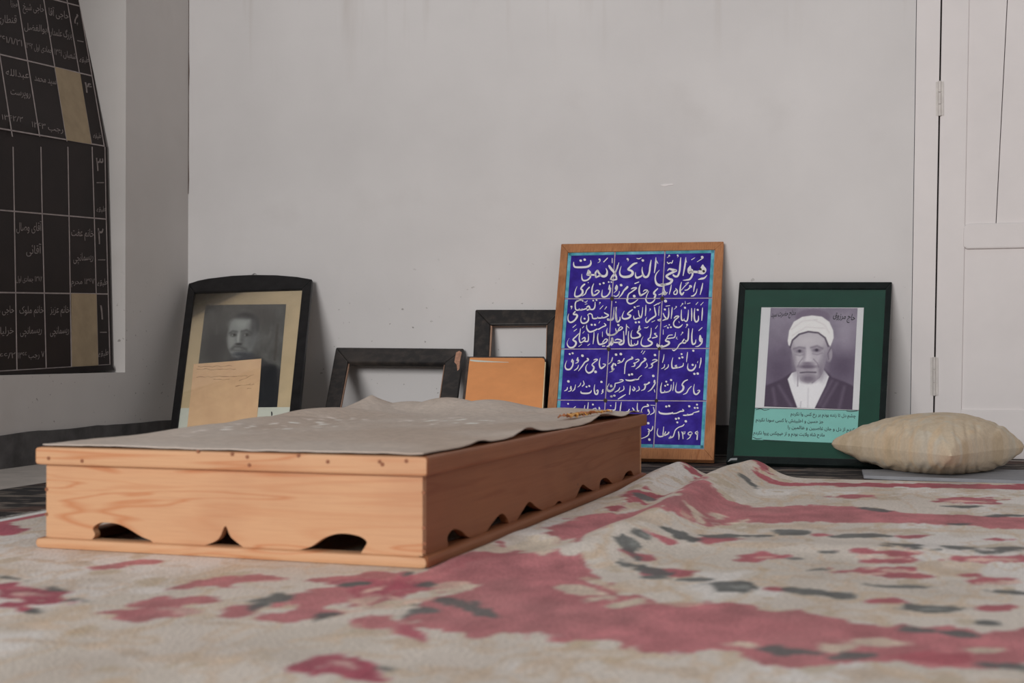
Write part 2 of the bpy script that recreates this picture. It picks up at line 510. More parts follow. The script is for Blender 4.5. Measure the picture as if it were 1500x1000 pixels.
dpr('upper_board', [(L3(zr1) - .001, zr1 - .008), (L4(zr1) - .0016, zr1 - .008), (L4(2.24) - .0016, 2.24), (L3(2.24) - .001, 2.24)], .010, .04, M['door'], .001)
dpr('upper_board', [(L4(zr1) + .0016, zr1 - .008), (RS - .069, zr1 - .008), (RS - .069, 2.24), (L4(2.24) + .0016, 2.24)], .011, .04, M['door'], .001)
for y0, y1, xx in ((118, 170, 1376.5), (522, 580, 1368.5)):
    a, b = on_back(xx, y0, -.008), on_back(xx, y1, -.008)
    h = bpy.data.objects.new('hinge', None); link(h, door); h.location = (0, 0, 0)
    bm = bmesh.new()
    n = 3
    for i in range(n):
        t0, t1 = i / n + .012, (i + 1) / n - .012
        A, B = a.lerp(b, t0), a.lerp(b, t1)
        r = .0075
        ring = lambda P: [bm.verts.new((P.x - DX + r * math.cos(2 * math.pi * q / 10), -.006 + r * math.sin(2 * math.pi * q / 10), P.z)) for q in range(10)]
        r0, r1 = ring(A), ring(B)
        bm.faces.new(r0); bm.faces.new(r1[::-1])
        for q in range(10): bm.faces.new((r0[q], r1[q], r1[(q + 1) % 10], r0[(q + 1) % 10]))
    bobj('knuckle', bm, M['hinge'], h)
    box('leaf', a.x - DX - .016, a.x - DX + .016, -.0055, -.001, b.z + .004, a.z - .004, M['hinge'], h)

# ================================================================== record board in the niche
XB0, XB1, ZK = -.055, -.085, on_left(155, 215, -.085).z
lean = .235
lo_pl = Plane((XB0, -1.0, SILL), (0, 1, 0), (XB1 - XB0, 0, ZK - SILL))
hi_pl = Plane((XB1, -1.0, ZK), (0, 1, 0), (-lean * (.68), 0, .68))
board = empty('record_board', Matrix.Translation((XB0, -1.2, SILL)), 'dark brown sheet-metal name board ruled in white grid, kinked, in the wall niche', 'board')
BM = {}
BM['sheet'] = varied('dark_brown_board_paint', C(27, 19, 18), .25, 5, .6, .1)
BM['edge'] = varied('black_brown_edge', C(22, 17, 17), .3, 12, .5)
BM['rule'] = varied('white_ruled_line', C(136, 127, 125), .2, 30, .85)
BM['chalk'] = varied('white_board_lettering', C(118, 110, 108), .3, 60, .85)
BM['tape'] = varied('tan_patch', C(134, 119, 97), .12, 14, .85)
def board_fn(pl):
    inv = board.matrix_world.inverted()
    def f(a, b, z):
        return tuple(inv @ (pl.P + pl.ex * a + pl.ey * b + pl.ez * z))
    return f
LO, HI = board_fn(lo_pl), board_fn(hi_pl)
def bpoly(name, pts, pl, fn, z0, z1, mat): return prism(name, [pl.px(x, y) for x, y in pts], z0, z1, mat, board, 0, fn)
yl = -2.45
A0 = lo_pl.px(165, 541); A1 = lo_pl.px(157, 215)
k = yl + 1.0
HTOP = 1.05
prism('lower_sheet', [(k, A0[1]), (A0[0], A0[1]), (A1[0], (ZK - SILL) * 1.0004), (k, (ZK - SILL) * 1.0004)], -.008, 0, BM['sheet'], board, 0, LO)
B0 = hi_pl.px(156, 215); B1 = hi_pl.px(118.5, 0)
sl = (B1[0] - B0[0]) / (B1[1] - B0[1])
prism('upper_sheet', [(k, 0), (B0[0], 0), (B0[0] + sl * HTOP, HTOP), (k, HTOP)], -.008, 0, BM['sheet'], board, 0, HI)
bpoly('bottom_edge', [(-150, 561), (0, 553), (165, 542), (161, 534), (0, 544), (-150, 553)], lo_pl, LO, 0, .01, BM['edge'])
def rule(pts, pl, fn, wd=.0055):
    P = [Vector(pl.px(x, y)) for x, y in pts]
    d = (P[-1] - P[0]).normalized(); nn = Vector((-d.y, d.x)) * wd * .5
    poly = [p + nn for p in P] + [p - nn for p in P[::-1]]
    prism('grid_line', [(q.x, q.y) for q in poly], 0, .0012, BM['rule'], board, 0, fn)
for pts in (((-160, 426), (158.6, 430.5)), ((-160, 294), (154.7, 320.8)), ((-160, 553), (161, 534)),
            ((19, 215), (20.8, 310), (24.7, 541)), ((59.8, 215), (61.6, 310), (67.6, 539)), ((99.3, 215), (100.9, 310), (104.5, 537)),
            ((134.8, 215), (137.8, 310), (143.5, 536)), ((153.6, 215), (155.2, 310), (161, 534)), ((-24, 215), (-22, 310), (-18, 545))):
    rule(pts, lo_pl, LO)
for pts in (((-120, 168), (153, 214)), ((-110, 54), (134, 111)), ((-100, -47), (116, 9)), ((-90, -140), (99, -90)),
            ((0, 84), (18, 200)), ((26, 0), (58, 200)), ((64, 0), (98, 207)), ((98, 0), (134, 211)), ((115.4, 0), (152.6, 214)), ((-46, 84), (-26, 200)),
            ((-14, 0), (0, 84)), ((52, -70), (64, 0)), ((86, -70), (98, 0)), ((103, -70), (115.4, 0))):
    rule(pts, hi_pl, HI, .006)
bpoly('tan_patch', [(80, 98), (117, 108), (133.5, 211), (97.5, 205.5)], hi_pl, HI, 0, .002, BM['tape'])
bpoly('tan_patch', [(104.3, 429.5), (140.8, 430.5), (143.3, 535), (105, 537)], lo_pl, LO, 0, .002, BM['tape'])
def board_text(items, pl, fn):
    for s, A, B, h, bold in items:
        V, F = text_between(s, A, B, h, lambda x, y: pl.px(x, y), .0016, bold * .35)
        mobj('lettering', [fn(*v) for v in V], F, BM['chalk'], board)
board_text([
    ('۱', (146, 467), (150.5, 468), 30, .01), ('طبقه', (143.5, 524), (158.5, 519), 13, .01),
    ('۲', (142.5, 357), (151, 358), 34, .01), ('طبقه', (142, 420), (157, 416), 13, .01),
    ('۳', (140, 250), (151, 251), 28, .01), ('طبقه', (141, 311), (154.5, 309), 11, .01),
    ('ـــ', (146, 487), (156, 487), 14, .012), ('ـــ', (143, 381), (154, 381), 14, .012), ('ـــ', (141, 268), (152, 268), 14, .012),
    ('خانم عفت', (104, 345), (137, 347), 16, .006), ('ریسمانچی', (107, 383), (136, 380), 16, .006), ('۱۳۶۷ محرم', (104, 416), (138, 416), 12, .006),
    ('آقای وصال', (23.5, 338), (60.5, 338), 17, .006), ('آقائی', (38, 372), (60, 371), 17, .006), ('۱۳۷۸ جمادی اول', (23, 412), (62, 412), 11, .006),
    ('خانم عزیز', (73, 458), (101.5, 458), 15, .006), ('ریسمانچی', (73, 490), (100.5, 487), 15, .006),
    ('خانم ملوک', (28, 459), (63.5, 458), 15, .006), ('ریسمانچی', (29, 490), (60.5, 487), 15, .006), ('۷ رجب ۱۳۶۶', (25.5, 525), (64.5, 523), 13, .006),
    ('حاجی محمد', (-18, 459), (20, 458), 15, .006), ('خرلیان', (-8, 490), (19.5, 488), 15, .006), ('۱۳۶۶/۲', (-14, 527), (22, 524), 12, .006),
], lo_pl, LO)
board_text([
    ('۵', (108.5, 36), (117.5, 38), 24, .01), ('طبقه', (116, 92), (130, 91), 12, .01), ('ـــ', (112.5, 60), (122, 62), 14, .012),
    ('۴', (123.5, 135), (134, 138), 22, .01), ('طبقه', (136, 203), (148, 202), 11, .01),
    ('حاجی آقا', (71, 22), (100, 28), 15, .006), ('بزرگ علمدار', (73, 51), (105, 56), 14, .006), ('شعبان ۱۳۶۱', (79, 80), (111, 87), 13, .006),
    ('حاجی شیخ', (33, 14), (64, 18), 15, .006), ('ابوالفضل', (35, 43), (70, 48), 14, .006), ('جمادی اول ۱۳۶۲', (37, 70), (76, 78), 12, .006),
    ('میرزا', (15, 8), (25, 10), 12, .006), ('قنطاری', (-6, 33), (24, 34), 16, .006), ('۱۳۶۱/۱/۲۱', (-9, 58), (32, 68), 13, .006),
    ('سید محمد', (50, 118), (82, 124), 14, .006), ('عبدالله', (8, 110), (42, 115), 14, .006), ('روپرست', (15, 138), (44, 142), 14, .006),
    ('۱۳۶۲/۲', (2, 175), (33, 179), 11, .006), ('رجب ۱۳۶۳', (46, 186), (92, 194), 12, .006),
], hi_pl, HI)

# ================================================================== wooden grave-cover box
HB = .230
Af, Bf = on_floor(50.5, 802.5, CARPET_Z), on_floor(626, 834, CARPET_Z)
Ct = on_floor(940, 606, HB + CARPET_Z)
bx_ = (Bf - Af); bx_.z = 0
WB = bx_.length; bx_.normalize()
by_ = Vector((-bx_.y, bx_.x, 0))
LB = (Ct - Bf).dot(by_)
bm_root = Matrix.Identity(4)
for i, v in enumerate((bx_, by_, Vector((0, 0, 1)), Af)):
    for j in range(3): bm_root[j][i] = v[j]
# print('BOX', WB, LB, math.degrees(math.atan2(bx_.y, bx_.x)), Af, Ct)
chest = empty('wooden_box', bm_root, 'long low pine box with scalloped base panels and overhanging lid on the carpet', 'box')
IN = .018; PT = .02; LT = .04; BH = .024
fr_pl = Plane(Af + by_ * IN, bx_, (0, 0, 1))
sd_pl = Plane(Bf - bx_ * IN, by_, (0, 0, 1))
front_cut = [[(134, 791), (139, 783), (136, 774), (142, 767.5), (152, 765), (172, 767), (188, 774), (208, 786), (224, 792)],
             [(300, 799), (320, 789), (330, 770), (338, 786), (356, 801)],
             [(436, 806), (456, 800), (476, 787), (500, 781), (526, 785), (537, 793), (535, 800), (529, 809)]]
side_cut = [[(656.6, 797), (655.6, 785), (665, 774.5), (677, 778), (684, 785), (696, 790)],
            [(711, 781), (722.5, 764), (734.6, 752), (743, 759), (746, 770)],
            [(757, 762), (766, 747), (775.5, 734.6), (785, 741.6), (798, 750)],
            [(810, 742.6), (819.5, 733), (826, 741)],
            [(843, 730.5), (852.5, 710), (861, 714), (876, 723)],
            [(878, 716.6), (880, 703.5), (889, 700), (900, 712)],
            [(910, 708), (916.6, 693), (925, 689.6), (930, 704)]]
def scallop(pl, cuts, a0, a1, z0, z1):
    out = [(a0, z0)]
    for c in cuts:
        q = [pl.px(x, y) for x, y in c]
        q = catmull([q[0]] + q[1:-1] + [q[-1]], 4)
        q = [(float(p[0]), max(float(p[1]), z0 + .0005)) for p in q]
        q[0] = (q[0][0], z0); q[-1] = (q[-1][0], z0)
        out += q
    out += [(a1, z0), (a1, z1), (a0, z1)]
    return out
zt = HB - LT
front_poly = scallop(fr_pl, front_cut, IN, WB - IN, BH, zt)
front_poly = [(min(max(a, IN), WB - IN), b) for a, b in front_poly]
side_poly = scallop(sd_pl, side_cut, IN + PT, LB - IN - PT, BH, zt)
side_poly = [(min(max(a, IN + PT), LB - IN - PT), b) for a, b in side_poly]
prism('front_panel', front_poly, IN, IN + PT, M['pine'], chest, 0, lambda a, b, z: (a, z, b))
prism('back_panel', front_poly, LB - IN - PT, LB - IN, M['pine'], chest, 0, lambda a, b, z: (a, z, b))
prism('side_panel', side_poly, WB - IN - PT, WB - IN, M['pine_shaded'], chest, 0, lambda a, b, z: (z, a, b))
prism('side_panel', side_poly, IN, IN + PT, M['pine_shaded'], chest, 0, lambda a, b, z: (z, a, b))
rw = .075
def mitre(name, z0, z1, wd, bev, mats):
    o = [(0, 0), (WB, 0), (WB, LB), (0, LB)]; i_ = [(wd, wd), (WB - wd, wd), (WB - wd, LB - wd), (wd, LB - wd)]
    for q in range(4):
        r = (q + 1) % 4
        prism(name, [o[q], o[r], i_[r], i_[q]], z0, z1, mats[q % 2], chest, bev)
mitre('lid_rail', zt + .0005, HB, rw, .006, (M['pine'], M['pine_shaded']))
mitre('base_moulding', 0, BH, .05, .009, (M['pine'], M['pine_shaded']))
nb = 6
for q in range(nb):
    x0 = rw + .002 + (WB - 2 * rw - .004) * q / nb; x1 = rw + .002 + (WB - 2 * rw - .004) * (q + 1) / nb
    box('lid_board', x0 + .001, x1 - .001, rw + .002, LB - rw - .002, zt + .012, HB - .004, M['pine_shaded'], chest, .001)
def nail(px, py, pl, fn):
    a, b = pl.px(px, py, .001)
    r = .0042
    prism('nail', [(a + r * math.cos(t * math.pi / 4), b + r * math.sin(t * math.pi / 4)) for t in range(8)], -.001, .0016, M['nail'], chest, 0, fn)
for x, y in ((68, 716.5), (68, 753), (620.5, 721), (621, 773), (622, 796), (621, 808)):
    nail(x, y, fr_pl, lambda a, b, z: (a, IN - z, b))
lid_pl = Plane(Af, bx_, (0, 0, 1))
for x, y in ((71, 671), (120, 675), (290, 661), (340, 665), (362, 669), (365, 681), (437, 667), (480, 676), (556, 676), (560, 680), (595, 675)):
    nail(x, y, lid_pl, lambda a, b, z: (a, -z, b))

# ---- dusty felt cloth over the lid
nx, ny = 150, 300
ux = np.linspace(.012, WB - .012, nx); uy = np.linspace(.014, LB - .01, ny)
X, Y = np.meshgrid(ux, uy); X = X.ravel().copy(); Y = Y.ravel().copy()
inv = bm_root.inverted()
def lid_xy(px, py, h): 
    q = inv @ on_floor(px, py, HB + CARPET_Z + h); return q.x, q.y
edge = np.minimum.reduce([X - .012, WB - .012 - X])
X += (fbm(Y * 5, X * 0 + .5, 21) - .45) * .03 * np.clip((X / WB - .5) * 2, -1, 1) ** 3 * -1
Z = HB + .0022 + .004 * fbm(X * 7, Y * 5, 11) + .0025 * fbm(X * 22, Y * 14, 14)
def bump_at(px, py, cy, sx, sy, ang=0, sharp=False):
    """a rise in the cloth whose top is seen at (px, py), standing cy metres along the lid"""
    global Z
    q = inv @ on_plane(px, py, bm_root @ Vector((0, cy, 0)), by_)
    cx, h = q.x, q.z - HB
    # print('BUMP', round(cx, 3), cy, round(h, 4))
    t = math.radians(ang); dx, dy = X - cx, Y - cy
    u = (dx * math.cos(t) + dy * math.sin(t)) / sx; v = (-dx * math.sin(t) + dy * math.cos(t)) / sy
    r = np.sqrt(u * u + v * v)
    Z = np.maximum(Z, HB + .003 + h * (np.exp(-1.2 * r) if sharp else np.exp(-r * r)))
bump_at(544, 579.5, 1.80, .11, .26, 8, True)
bump_at(655, 583.5, 1.93, .15, .18, 0)
bump_at(715, 587, 1.95, .16, .22, 0)
bump_at(600, 589, 1.90, .14, .2, 0)
bump_at(470, 599, 1.38, .10, .36, -8)
bump_at(395, 612, 1.02, .12, .30, 0)
bump_at(330, 622, .74, .10, .3, 0)
bump_at(830, 599, 1.98, .2, .12, 0)
Z += .003 * fbm(X * 9, Y * 6, 15)
# the free edge along the right side lifts here and there
for px, py, h, s in ((757, 638, .024, .10), (868, 617, .024, .14), (905, 609, .016, .08), (690, 652, .008, .06)):
    cx, cy = lid_xy(px, py, 0)
    Z += h * np.exp(-((Y - cy) / s) ** 2) * np.exp(-np.clip(WB - X, 0, 9) / .05)
X -= .006 * np.exp(-np.clip(WB - X, 0, 9) / .03) * (1 + np.sin(Y * 9))
cl = Paint(X, Y, (166, 154, 144))
cl.mixc(.55 * np.clip((fbm(X * 3, Y * 2, 31) - .4) * 5, 0, 1), (152, 134, 120))
cl.mixc(.5 * np.clip((fbm(X * 2 + 5, Y * 2, 35) - .5) * 5, 0, 1), (176, 168, 161))
fl = np.zeros(len(X))
for px, py, rr in ((440, 622, .28), (380, 626, .2), (520, 612, .16), (640, 615, .22), (690, 616, .16), (330, 631, .14)):
    cx, cy = lid_xy(px, py, .01); fl = np.maximum(fl, np.exp(-((X - cx) / (rr * .45)) ** 2 - ((Y - cy) / rr) ** 2))
sp = fbm(X * 44, Y * 20, 41, 2)
cl.mixc(np.clip((sp - .50) * 22, 0, 1) * np.clip(fl * 2.2 - .25, 0, 1) * .85, (206, 196, 190))
F0 = grid_faces(nx, ny)
V0 = np.column_stack([X, Y, Z])
# rim of the cloth, 2.5 mm thick
bi = np.concatenate([np.arange(nx), np.arange(nx, nx * (ny - 1), nx) + nx - 1, np.arange(nx * ny - 1, nx * (ny - 1) - 1, -1), np.arange(nx * (ny - 1), 0, -nx)[1:]])
bi = np.array(list(dict.fromkeys(bi.tolist())))
rim = V0[bi] - np.array((0, 0, .0025)); off = len(V0)
FR = np.array([(bi[i], off + i, off + (i + 1) % len(bi), bi[(i + 1) % len(bi)]) for i in range(len(bi))])
cloth = np_mesh('felt_cloth', np.vstack([V0, rim]), np.vstack([F0, FR]), M['felt'])
set_col(cloth.data, np.vstack([cl.c, cl.c[bi] * .8]), K * 1.2)
cloth.matrix_world = bm_root
tag(cloth, 'rumpled dusty grey-brown felt cloth spread over the lid of the pine box', 'cloth')

# ---- crumpled gilt sprig lying on the cloth
q0 = on_floor(830, 611, HB + CARPET_Z + .016); q1 = on_floor(893, 602, HB + CARPET_Z + .016)
sp_root = empty('gilded_sprig', Matrix.Translation(q0), 'small crumpled golden-brown leafy sprig lying on the felt cloth near box corner', 'ornament')
gold = varied('tarnished_gold', C(178, 128, 62), .45, 60, .42, .3); gold.node_tree.nodes['Principled BSDF'].inputs['Metallic'].default_value = .25
gold2 = varied('copper_brown_leaf', C(150, 92, 58), .4, 50, .5, .3)
axv = (q1 - q0)
for i in range(16):
    t = i / 15; c = axv * (t * .98) + Vector((random.uniform(-.006, .006), random.uniform(-.03, .02), 0))
    a = random.uniform(0, 6.28); ln = random.uniform(.022, .038) * (1.15 - .6 * t); wd = ln * random.uniform(.35, .55)
    V = []; nn = 6
    for u in range(nn + 1):
        for s in (-1, 0, 1):
            x = (u / nn - .5) * 2 * ln; wv = wd * math.sin(math.pi * (u / nn * .92 + .04)) * s
            z = .004 + .012 * (1 - t * .5) * (1 - (u / nn - .5) ** 2 * 4) * (.4 + random.random() * .8) + (.005 if s else 0) * random.random()
            V.append((c.x + x * math.cos(a) - wv * math.sin(a), c.y + x * math.sin(a) + wv * math.cos(a), z - .006))
    F = [(3 * u + s, 3 * u + s + 1, 3 * u + s + 4, 3 * u + s + 3) for u in range(nn) for s in (0, 1)]
    mobj('leaf', V, F, gold if i % 3 else gold2, sp_root)
st = [Vector((0, 0, .001)), axv * .5 + Vector((0, 0, .002)), axv * 1.02]
bm = bmesh.new(); prev = None
for p in catmull(st, 5):
    r = [bm.verts.new((p[0], p[1] + .002 * math.cos(t * 1.0472), p[2] + .002 * math.sin(t * 1.0472))) for t in range(6)]
    if prev:
        for t in range(6): bm.faces.new((prev[t], prev[(t + 1) % 6], r[(t + 1) % 6], r[t]))
    prev = r
bobj('stem', bm, gold2, sp_root)

# ================================================================== things leaning on the wall
def lean_plane(TL, TR, BL, BR, t, ytop=None, lift=None):
    yt = -(t + .006) if ytop is None else ytop
    lz = RUG_Z + (t * .5 + .004 if lift is None else lift)
    a, b = on_back(*TL, yt), on_back(*TR, yt)
    c, d = on_floor(*BL, lz), on_floor(*BR, lz)
    return Plane((c + d) / 2, b - a, (a + b) / 2 - (c + d) / 2)
def members(root, pl, outer, inner, t, mat, names, bevel=.004, z0=0.0, arch=None):
    """four mitred members; outer/inner = TL TR BR BL picture points"""
    o = [pl.px(*p, z0) for p in outer]; i_ = [pl.px(*p, z0) for p in inner]
    for q in range(4):
        r = (q + 1) % 4
        poly = [o[q], o[r], i_[r], i_[q]]
        if q == 0 and arch: poly = [pl.px(*p, z0) for p in arch] + [i_[1], i_[0]]
        prism(names[q], poly[::-1], z0 - t, z0, mat, root, bevel)
def sheet(name, pts, pl, z0, z1, mat, root, bevel=0): return prism(name, [pl.px(x, y, z1) for x, y in pts][::-1], z0, z1, mat, root, bevel)
RAILS = ('top_rail', 'side_rail', 'bottom_rail', 'side_rail')
def glass_material():
    k = N('picture_glass'); t = k.t
    tr = k.n('ShaderNodeBsdfTransparent'); gl = k.n('ShaderNodeBsdfGlossy'); gl.inputs['Roughness'].default_value = .05
    mx = k.n('ShaderNodeMixShader'); fz = k.n('ShaderNodeFresnel'); fz.inputs['IOR'].default_value = 1.3
    k.l(fz.outputs[0], mx.inputs[0]); k.l(tr.outputs[0], mx.inputs[1]); k.l(gl.outputs[0], mx.inputs[2])
    k.l(mx.outputs[0], t.nodes['Material Output'].inputs[0]); return k.m
M['glass'] = glass_material()
M['mount'] = varied('yellowed_mount_card', C(182, 163, 130), .1, 7, .8)
M['paper'] = varied('foxed_letter_paper', C(208, 172, 136), .1, 10, .85)
M['white_card'] = varied('white_card', C(190, 192, 180), .04, 6, .8)
M['ink'] = N('faded_brown_ink').done(C(152, 112, 86), .8)
M['inkdark'] = N('dark_ink').done(C(38, 36, 42), .7)

# ---- 1. black frame with arched top and an old portrait
out = [(276, 415), (457, 408.8), (433, 661), (244.5, 662)]
inn = [(284.5, 427.5), (442.5, 423), (419, 648), (256.5, 650)]
pl = lean_plane(out[0], out[1], out[3], out[2], .022, -.058, .022)
fr = empty('portrait_frame', pl.matrix(), 'black arched-top picture frame holding a faded portrait of a man with cropped hair', 'picture frame')
members(fr, pl, out, inn, .022, M['black'], RAILS, .004, 0,
        [(276, 415), (290, 411), (305, 408), (340, 403.8), (370, 402.5), (405, 403), (435, 405.5), (457, 408.8)])
sheet('mount_card', [(282, 424), (445, 420), (420, 650), (254, 652)], pl, -.016, -.012, M['mount'], fr)
def portrait1(x, y):
    n1 = fbm(x / 90, y / 120, 51); n2 = fbm(x / 25, y / 40, 55)
    p = Paint(x, y, (76, 77, 74)); p.c += ((n1 - .45) * 45 + (n2 - .45) * 14)[:, None]
    p.ell(230, 720, 170, 230, (46, 46, 45), .6, 0, .8); p.ell(900, 300, 130, 130, (60, 58, 56), .6, 0, .7)
    p.line([(320, 170), (300, 480)], 18, (58, 60, 58), 12); p.line([(250, 440), (248, 560)], 10, (105, 106, 103), 8, .8)
    p.line([(1060, 430), (1020, 900)], 26, (56, 52, 48), 18); p.line([(985, 420), (945, 620)], 8, (108, 106, 103), 8, .6)
    p.poly([(440, 900), (700, 830), (900, 920), (1180, 1060), (1180, 1700), (-200, 1700), (-150, 1250), (150, 1050)], (37, 39, 42), 25)
    p.ell(790, 580, 34, 75, (88, 90, 88), .3)
    p.ell(640, 440, 178, 185, (36, 38, 40), .1)
    p.poly([(415, 470), (440, 390), (490, 340), (580, 350), (700, 350), (752, 400), (775, 520), (768, 660), (720, 790), (640, 870), (540, 890), (450, 850), (405, 740), (390, 620)], (122, 125, 122), 20)
    p.ell(585, 420, 130, 75, (156, 160, 156), .7, 0, .85); p.ell(450, 650, 45, 110, (146, 148, 144), .8, 0, .8)
    p.ell(715, 640, 80, 190, (92, 95, 94), .7, 6, .8); p.ell(750, 440, 45, 120, (60, 62, 63), .6, 8, .8)
    p.line([(425, 545), (470, 518), (535, 530)], 20, (52, 54, 54), 14, .75); p.line([(585, 525), (650, 503), (715, 545)], 24, (50, 52, 52), 14, .75)
    p.ell(478, 568, 48, 26, (72, 74, 73), .5); p.ell(652, 566, 55, 28, (70, 72, 71), .5)
    p.ell(485, 570, 15, 15, (28, 29, 29), .4); p.ell(650, 568, 16, 16, (28, 29, 29), .4); p.ell(628, 572, 10, 9, (160, 162, 158), .5); p.ell(462, 573, 8, 8, (150, 152, 148), .5)
    p.ell(545, 610, 20, 80, (166, 168, 164), .7); p.ell(590, 630, 32, 80, (88, 91, 90), .7, 8, .9)
    p.ell(545, 695, 42, 16, (44, 45, 45), .5); p.line([(450, 765), (490, 728), (560, 728), (640, 770)], 30, (62, 64, 64), 22, .85)
    p.ell(530, 798, 62, 16, (112, 114, 112), .8, 0, .8); p.line([(475, 778), (605, 778)], 8, (62, 64, 64), 10, .8)
    p.ell(600, 850, 130, 48, (46, 52, 58), .5); p.ell(520, 860, 50, 16, (120, 122, 118), .7, 0, .6)
    p.c += ((vnoise(x / 4, y / 4, 60) - .5) * 8)[:, None]
    return p.c
print_grid('photograph', [(100, 150), (1175, 138), (1053, 1520), (-65, 1530)], (290, 430, 9.09), pl, -.0112, portrait1, 150, 190, fr)
sheet('label_strip', [(262.5, 597.5), (426, 596), (420, 640), (258, 642)], pl, -.0119, -.0108, M['white_card'], fr)
mk = ribbons([[(397.8, 603, 1.6), (398.2, 606, 2), (398, 609, 1)]], lambda x, y: pl.px(x, y, -.0104), 1, -.0104)
mobj('ink_mark', *mk, M['inkdark'], fr)
note = sheet('letter', [(283.8, 533), (330, 529.5), (383, 525), (380, 570), (375, 630), (273.5, 632), (279, 580)], pl, -.0100, -.0088, M['paper'], fr)
st = []
random.seed(3)
for (xa, ya, xb, yb) in ((288, 541, 345, 540), (288, 552, 362, 550), (313, 556, 336, 555), (345, 565, 372, 563), (290, 536.5, 340, 536), (362, 563, 367, 562), (362, 569, 368, 568.5), (350, 558, 372, 548)):
    n = max(3, int((xb - xa) / 4)); 
    st.append([(xa + (xb - xa) * i / n, ya + (yb - ya) * i / n + random.uniform(-1, 1), random.uniform(.25, .9)) for i in range(n + 1)])
V, F = ribbons(st, lambda x, y: pl.px(x, y, -.0085), 1, -.0085, 3)
mobj('handwriting', V, F, M['ink'], note)
sheet('glass_pane', [(283, 426), (444, 422), (421, 650), (255, 652)], pl, -.007, -.006, M['glass'], fr)
hk = bmesh.new(); c = pl.px(370, 402)
prev = None
for i in range(13):
    a = math.pi * (i / 12) ; p = Vector((c[0] + .012 * math.cos(a), c[1] + .002 + .017 * math.sin(a), -.012))
    r = [hk.verts.new(p + Vector((.0016 * math.cos(t * 1.2566) * math.cos(a), .0016 * math.cos(t * 1.2566) * math.sin(a), .0016 * math.sin(t * 1.2566)))) for t in range(5)]
    if prev:
        for t in range(5): hk.faces.new((prev[t], prev[(t + 1) % 5], r[(t + 1) % 5], r[t]))
    prev = r
bobj('hanging_loop', hk, M['steel'], fr)

# ---- 2. empty black frame, wide
worn = wood('worn_black_frame_paint', C(30, 28, 28), C(22, 20, 20), C(66, 58, 53), (1, 1, 1), .5, 3, .8)
raw = varied('bare_brown_wood', C(140, 112, 95), .15, 20, .8)
out = [(492, 508.4), (679.5, 510), (659, 666), (463.5, 666)]
inn = [(509.5, 529.5), (652, 531), (637, 640), (488.5, 640)]
pl = lean_plane(out[0], out[1], out[3], out[2], .024, None, .023)
fr = empty('empty_frame', pl.matrix(), 'wide empty black frame with a chipped corner, half hidden behind the pine box', 'picture frame')
members(fr, pl, out, inn, .024, worn, RAILS, .006)
members(fr, pl, inn, [(512, 531.5), (650.5, 532.5), (635.5, 638), (491.5, 638)], .012, raw, ('inner_lip',) * 4, .001, -.012)
ch = [(668, 516), (673, 513.5), (676.5, 516), (675, 522), (673.5, 530), (673, 540), (670, 543), (669, 534), (665.5, 530), (667, 522)]
sheet('chipped_patch', ch, pl, -.002, .0008, varied('chipped_gesso', C(160, 120, 100), .3, 60, .9, .5), fr)

# ---- 3. small upright empty frame
out = [(696, 453), (823, 453), (818, 661), (686, 661)]
inn = [(717.8, 475.4), (801.6, 474.5), (797.5, 640), (709, 640)]
pl = lean_plane(out[0], out[1], out[3], out[2], .024)
pl3 = pl
fr = empty('empty_frame', pl.matrix(), 'upright empty black frame standing behind the orange board and the blue tile panel', 'picture frame')
members(fr, pl, out, inn, .024, worn, RAILS, .006)
members(fr, pl, inn, [(721, 477), (800.5, 476), (796.5, 645), (711.5, 645)], .012, raw, ('inner_lip',) * 4, .001, -.012)

# ---- 4. orange board
orange = varied('orange_card', C(203, 136, 86), .06, 9, .75, .05)
out = [(687.5, 523.5), (798, 523.5), (789, 679), (671, 679)]
pl = lean_plane(out[0], out[1], out[3], out[2], .018, -.17)
fr = empty('orange_board', pl.matrix(), 'plain orange cardboard panel with dark back leaning on a small black frame', 'board')
rc = [(687.8, 525), (689, 523.5), (794.5, 524), (797.2, 525.5), (798, 529), (789, 678), (671, 678)]
sheet('cover', rc, pl, -.006, 0, orange, fr, .0012)
sheet('backing', [(684.5, 522), (797, 522), (799.8, 527), (791, 678), (667, 678)], pl, -.018, -.0065, varied('dark_board_back', C(66, 58, 54), .3, 20, .8), fr, .001)
sheet('pale_edge', [(798.1, 530), (799.6, 530), (790.8, 677), (789.2, 677)], pl, -.006, -.001, varied('cream_board_edge', C(205, 185, 150), .08, 30, .8), fr)
V, F = ribbons([[(689, 527.4, 2.2), (700, 528.6, 2.6), (720, 529.6, 1.6), (745, 530.4, .5)]], lambda x, y: pl.px(x, y, .0006), 1, .0006)
mobj('scuff', V, F, M['white_card'], fr)

# ---- 5. cobalt tile panel
out = [(822, 357), (1060, 353.5), (1045.5, 673.5), (795.5, 668.5)]
PANEL_T = .03
pl = lean_plane(out[0], out[1], out[3], out[2], PANEL_T)
pan = empty('tile_panel', pl.matrix(), 'cobalt blue tile panel with white Persian calligraphy in a brown wooden frame', 'tile panel')
lx = lambda y: 831.7 - .0725 * (y - 369)
c1 = lambda y: 900.9 - .0655 * (y - 368)
c2 = lambda y: 974.0 - .0575 * (y - 367)
rx = lambda y: 1047.3 - .0548 * (y - 365)
COLS = (lx, c1, c2, rx)
rowsL = (369, 437.3, 510.9, 585.6, 652.5); rowsR = (365, 436.2, 510, 587.0, 657.5)
def gp(i, j, dx=0, dy=0):
    y = rowsL[j] + (rowsR[j] - rowsL[j]) * i / 3
    return (COLS[i](y) + dx, y + dy)
inn = [gp(0, 0), gp(3, 0), gp(3, 4), gp(0, 4)]
members(pan, pl, out, inn, PANEL_T, M['frame_oak'], RAILS, .003)
TZ = -.007
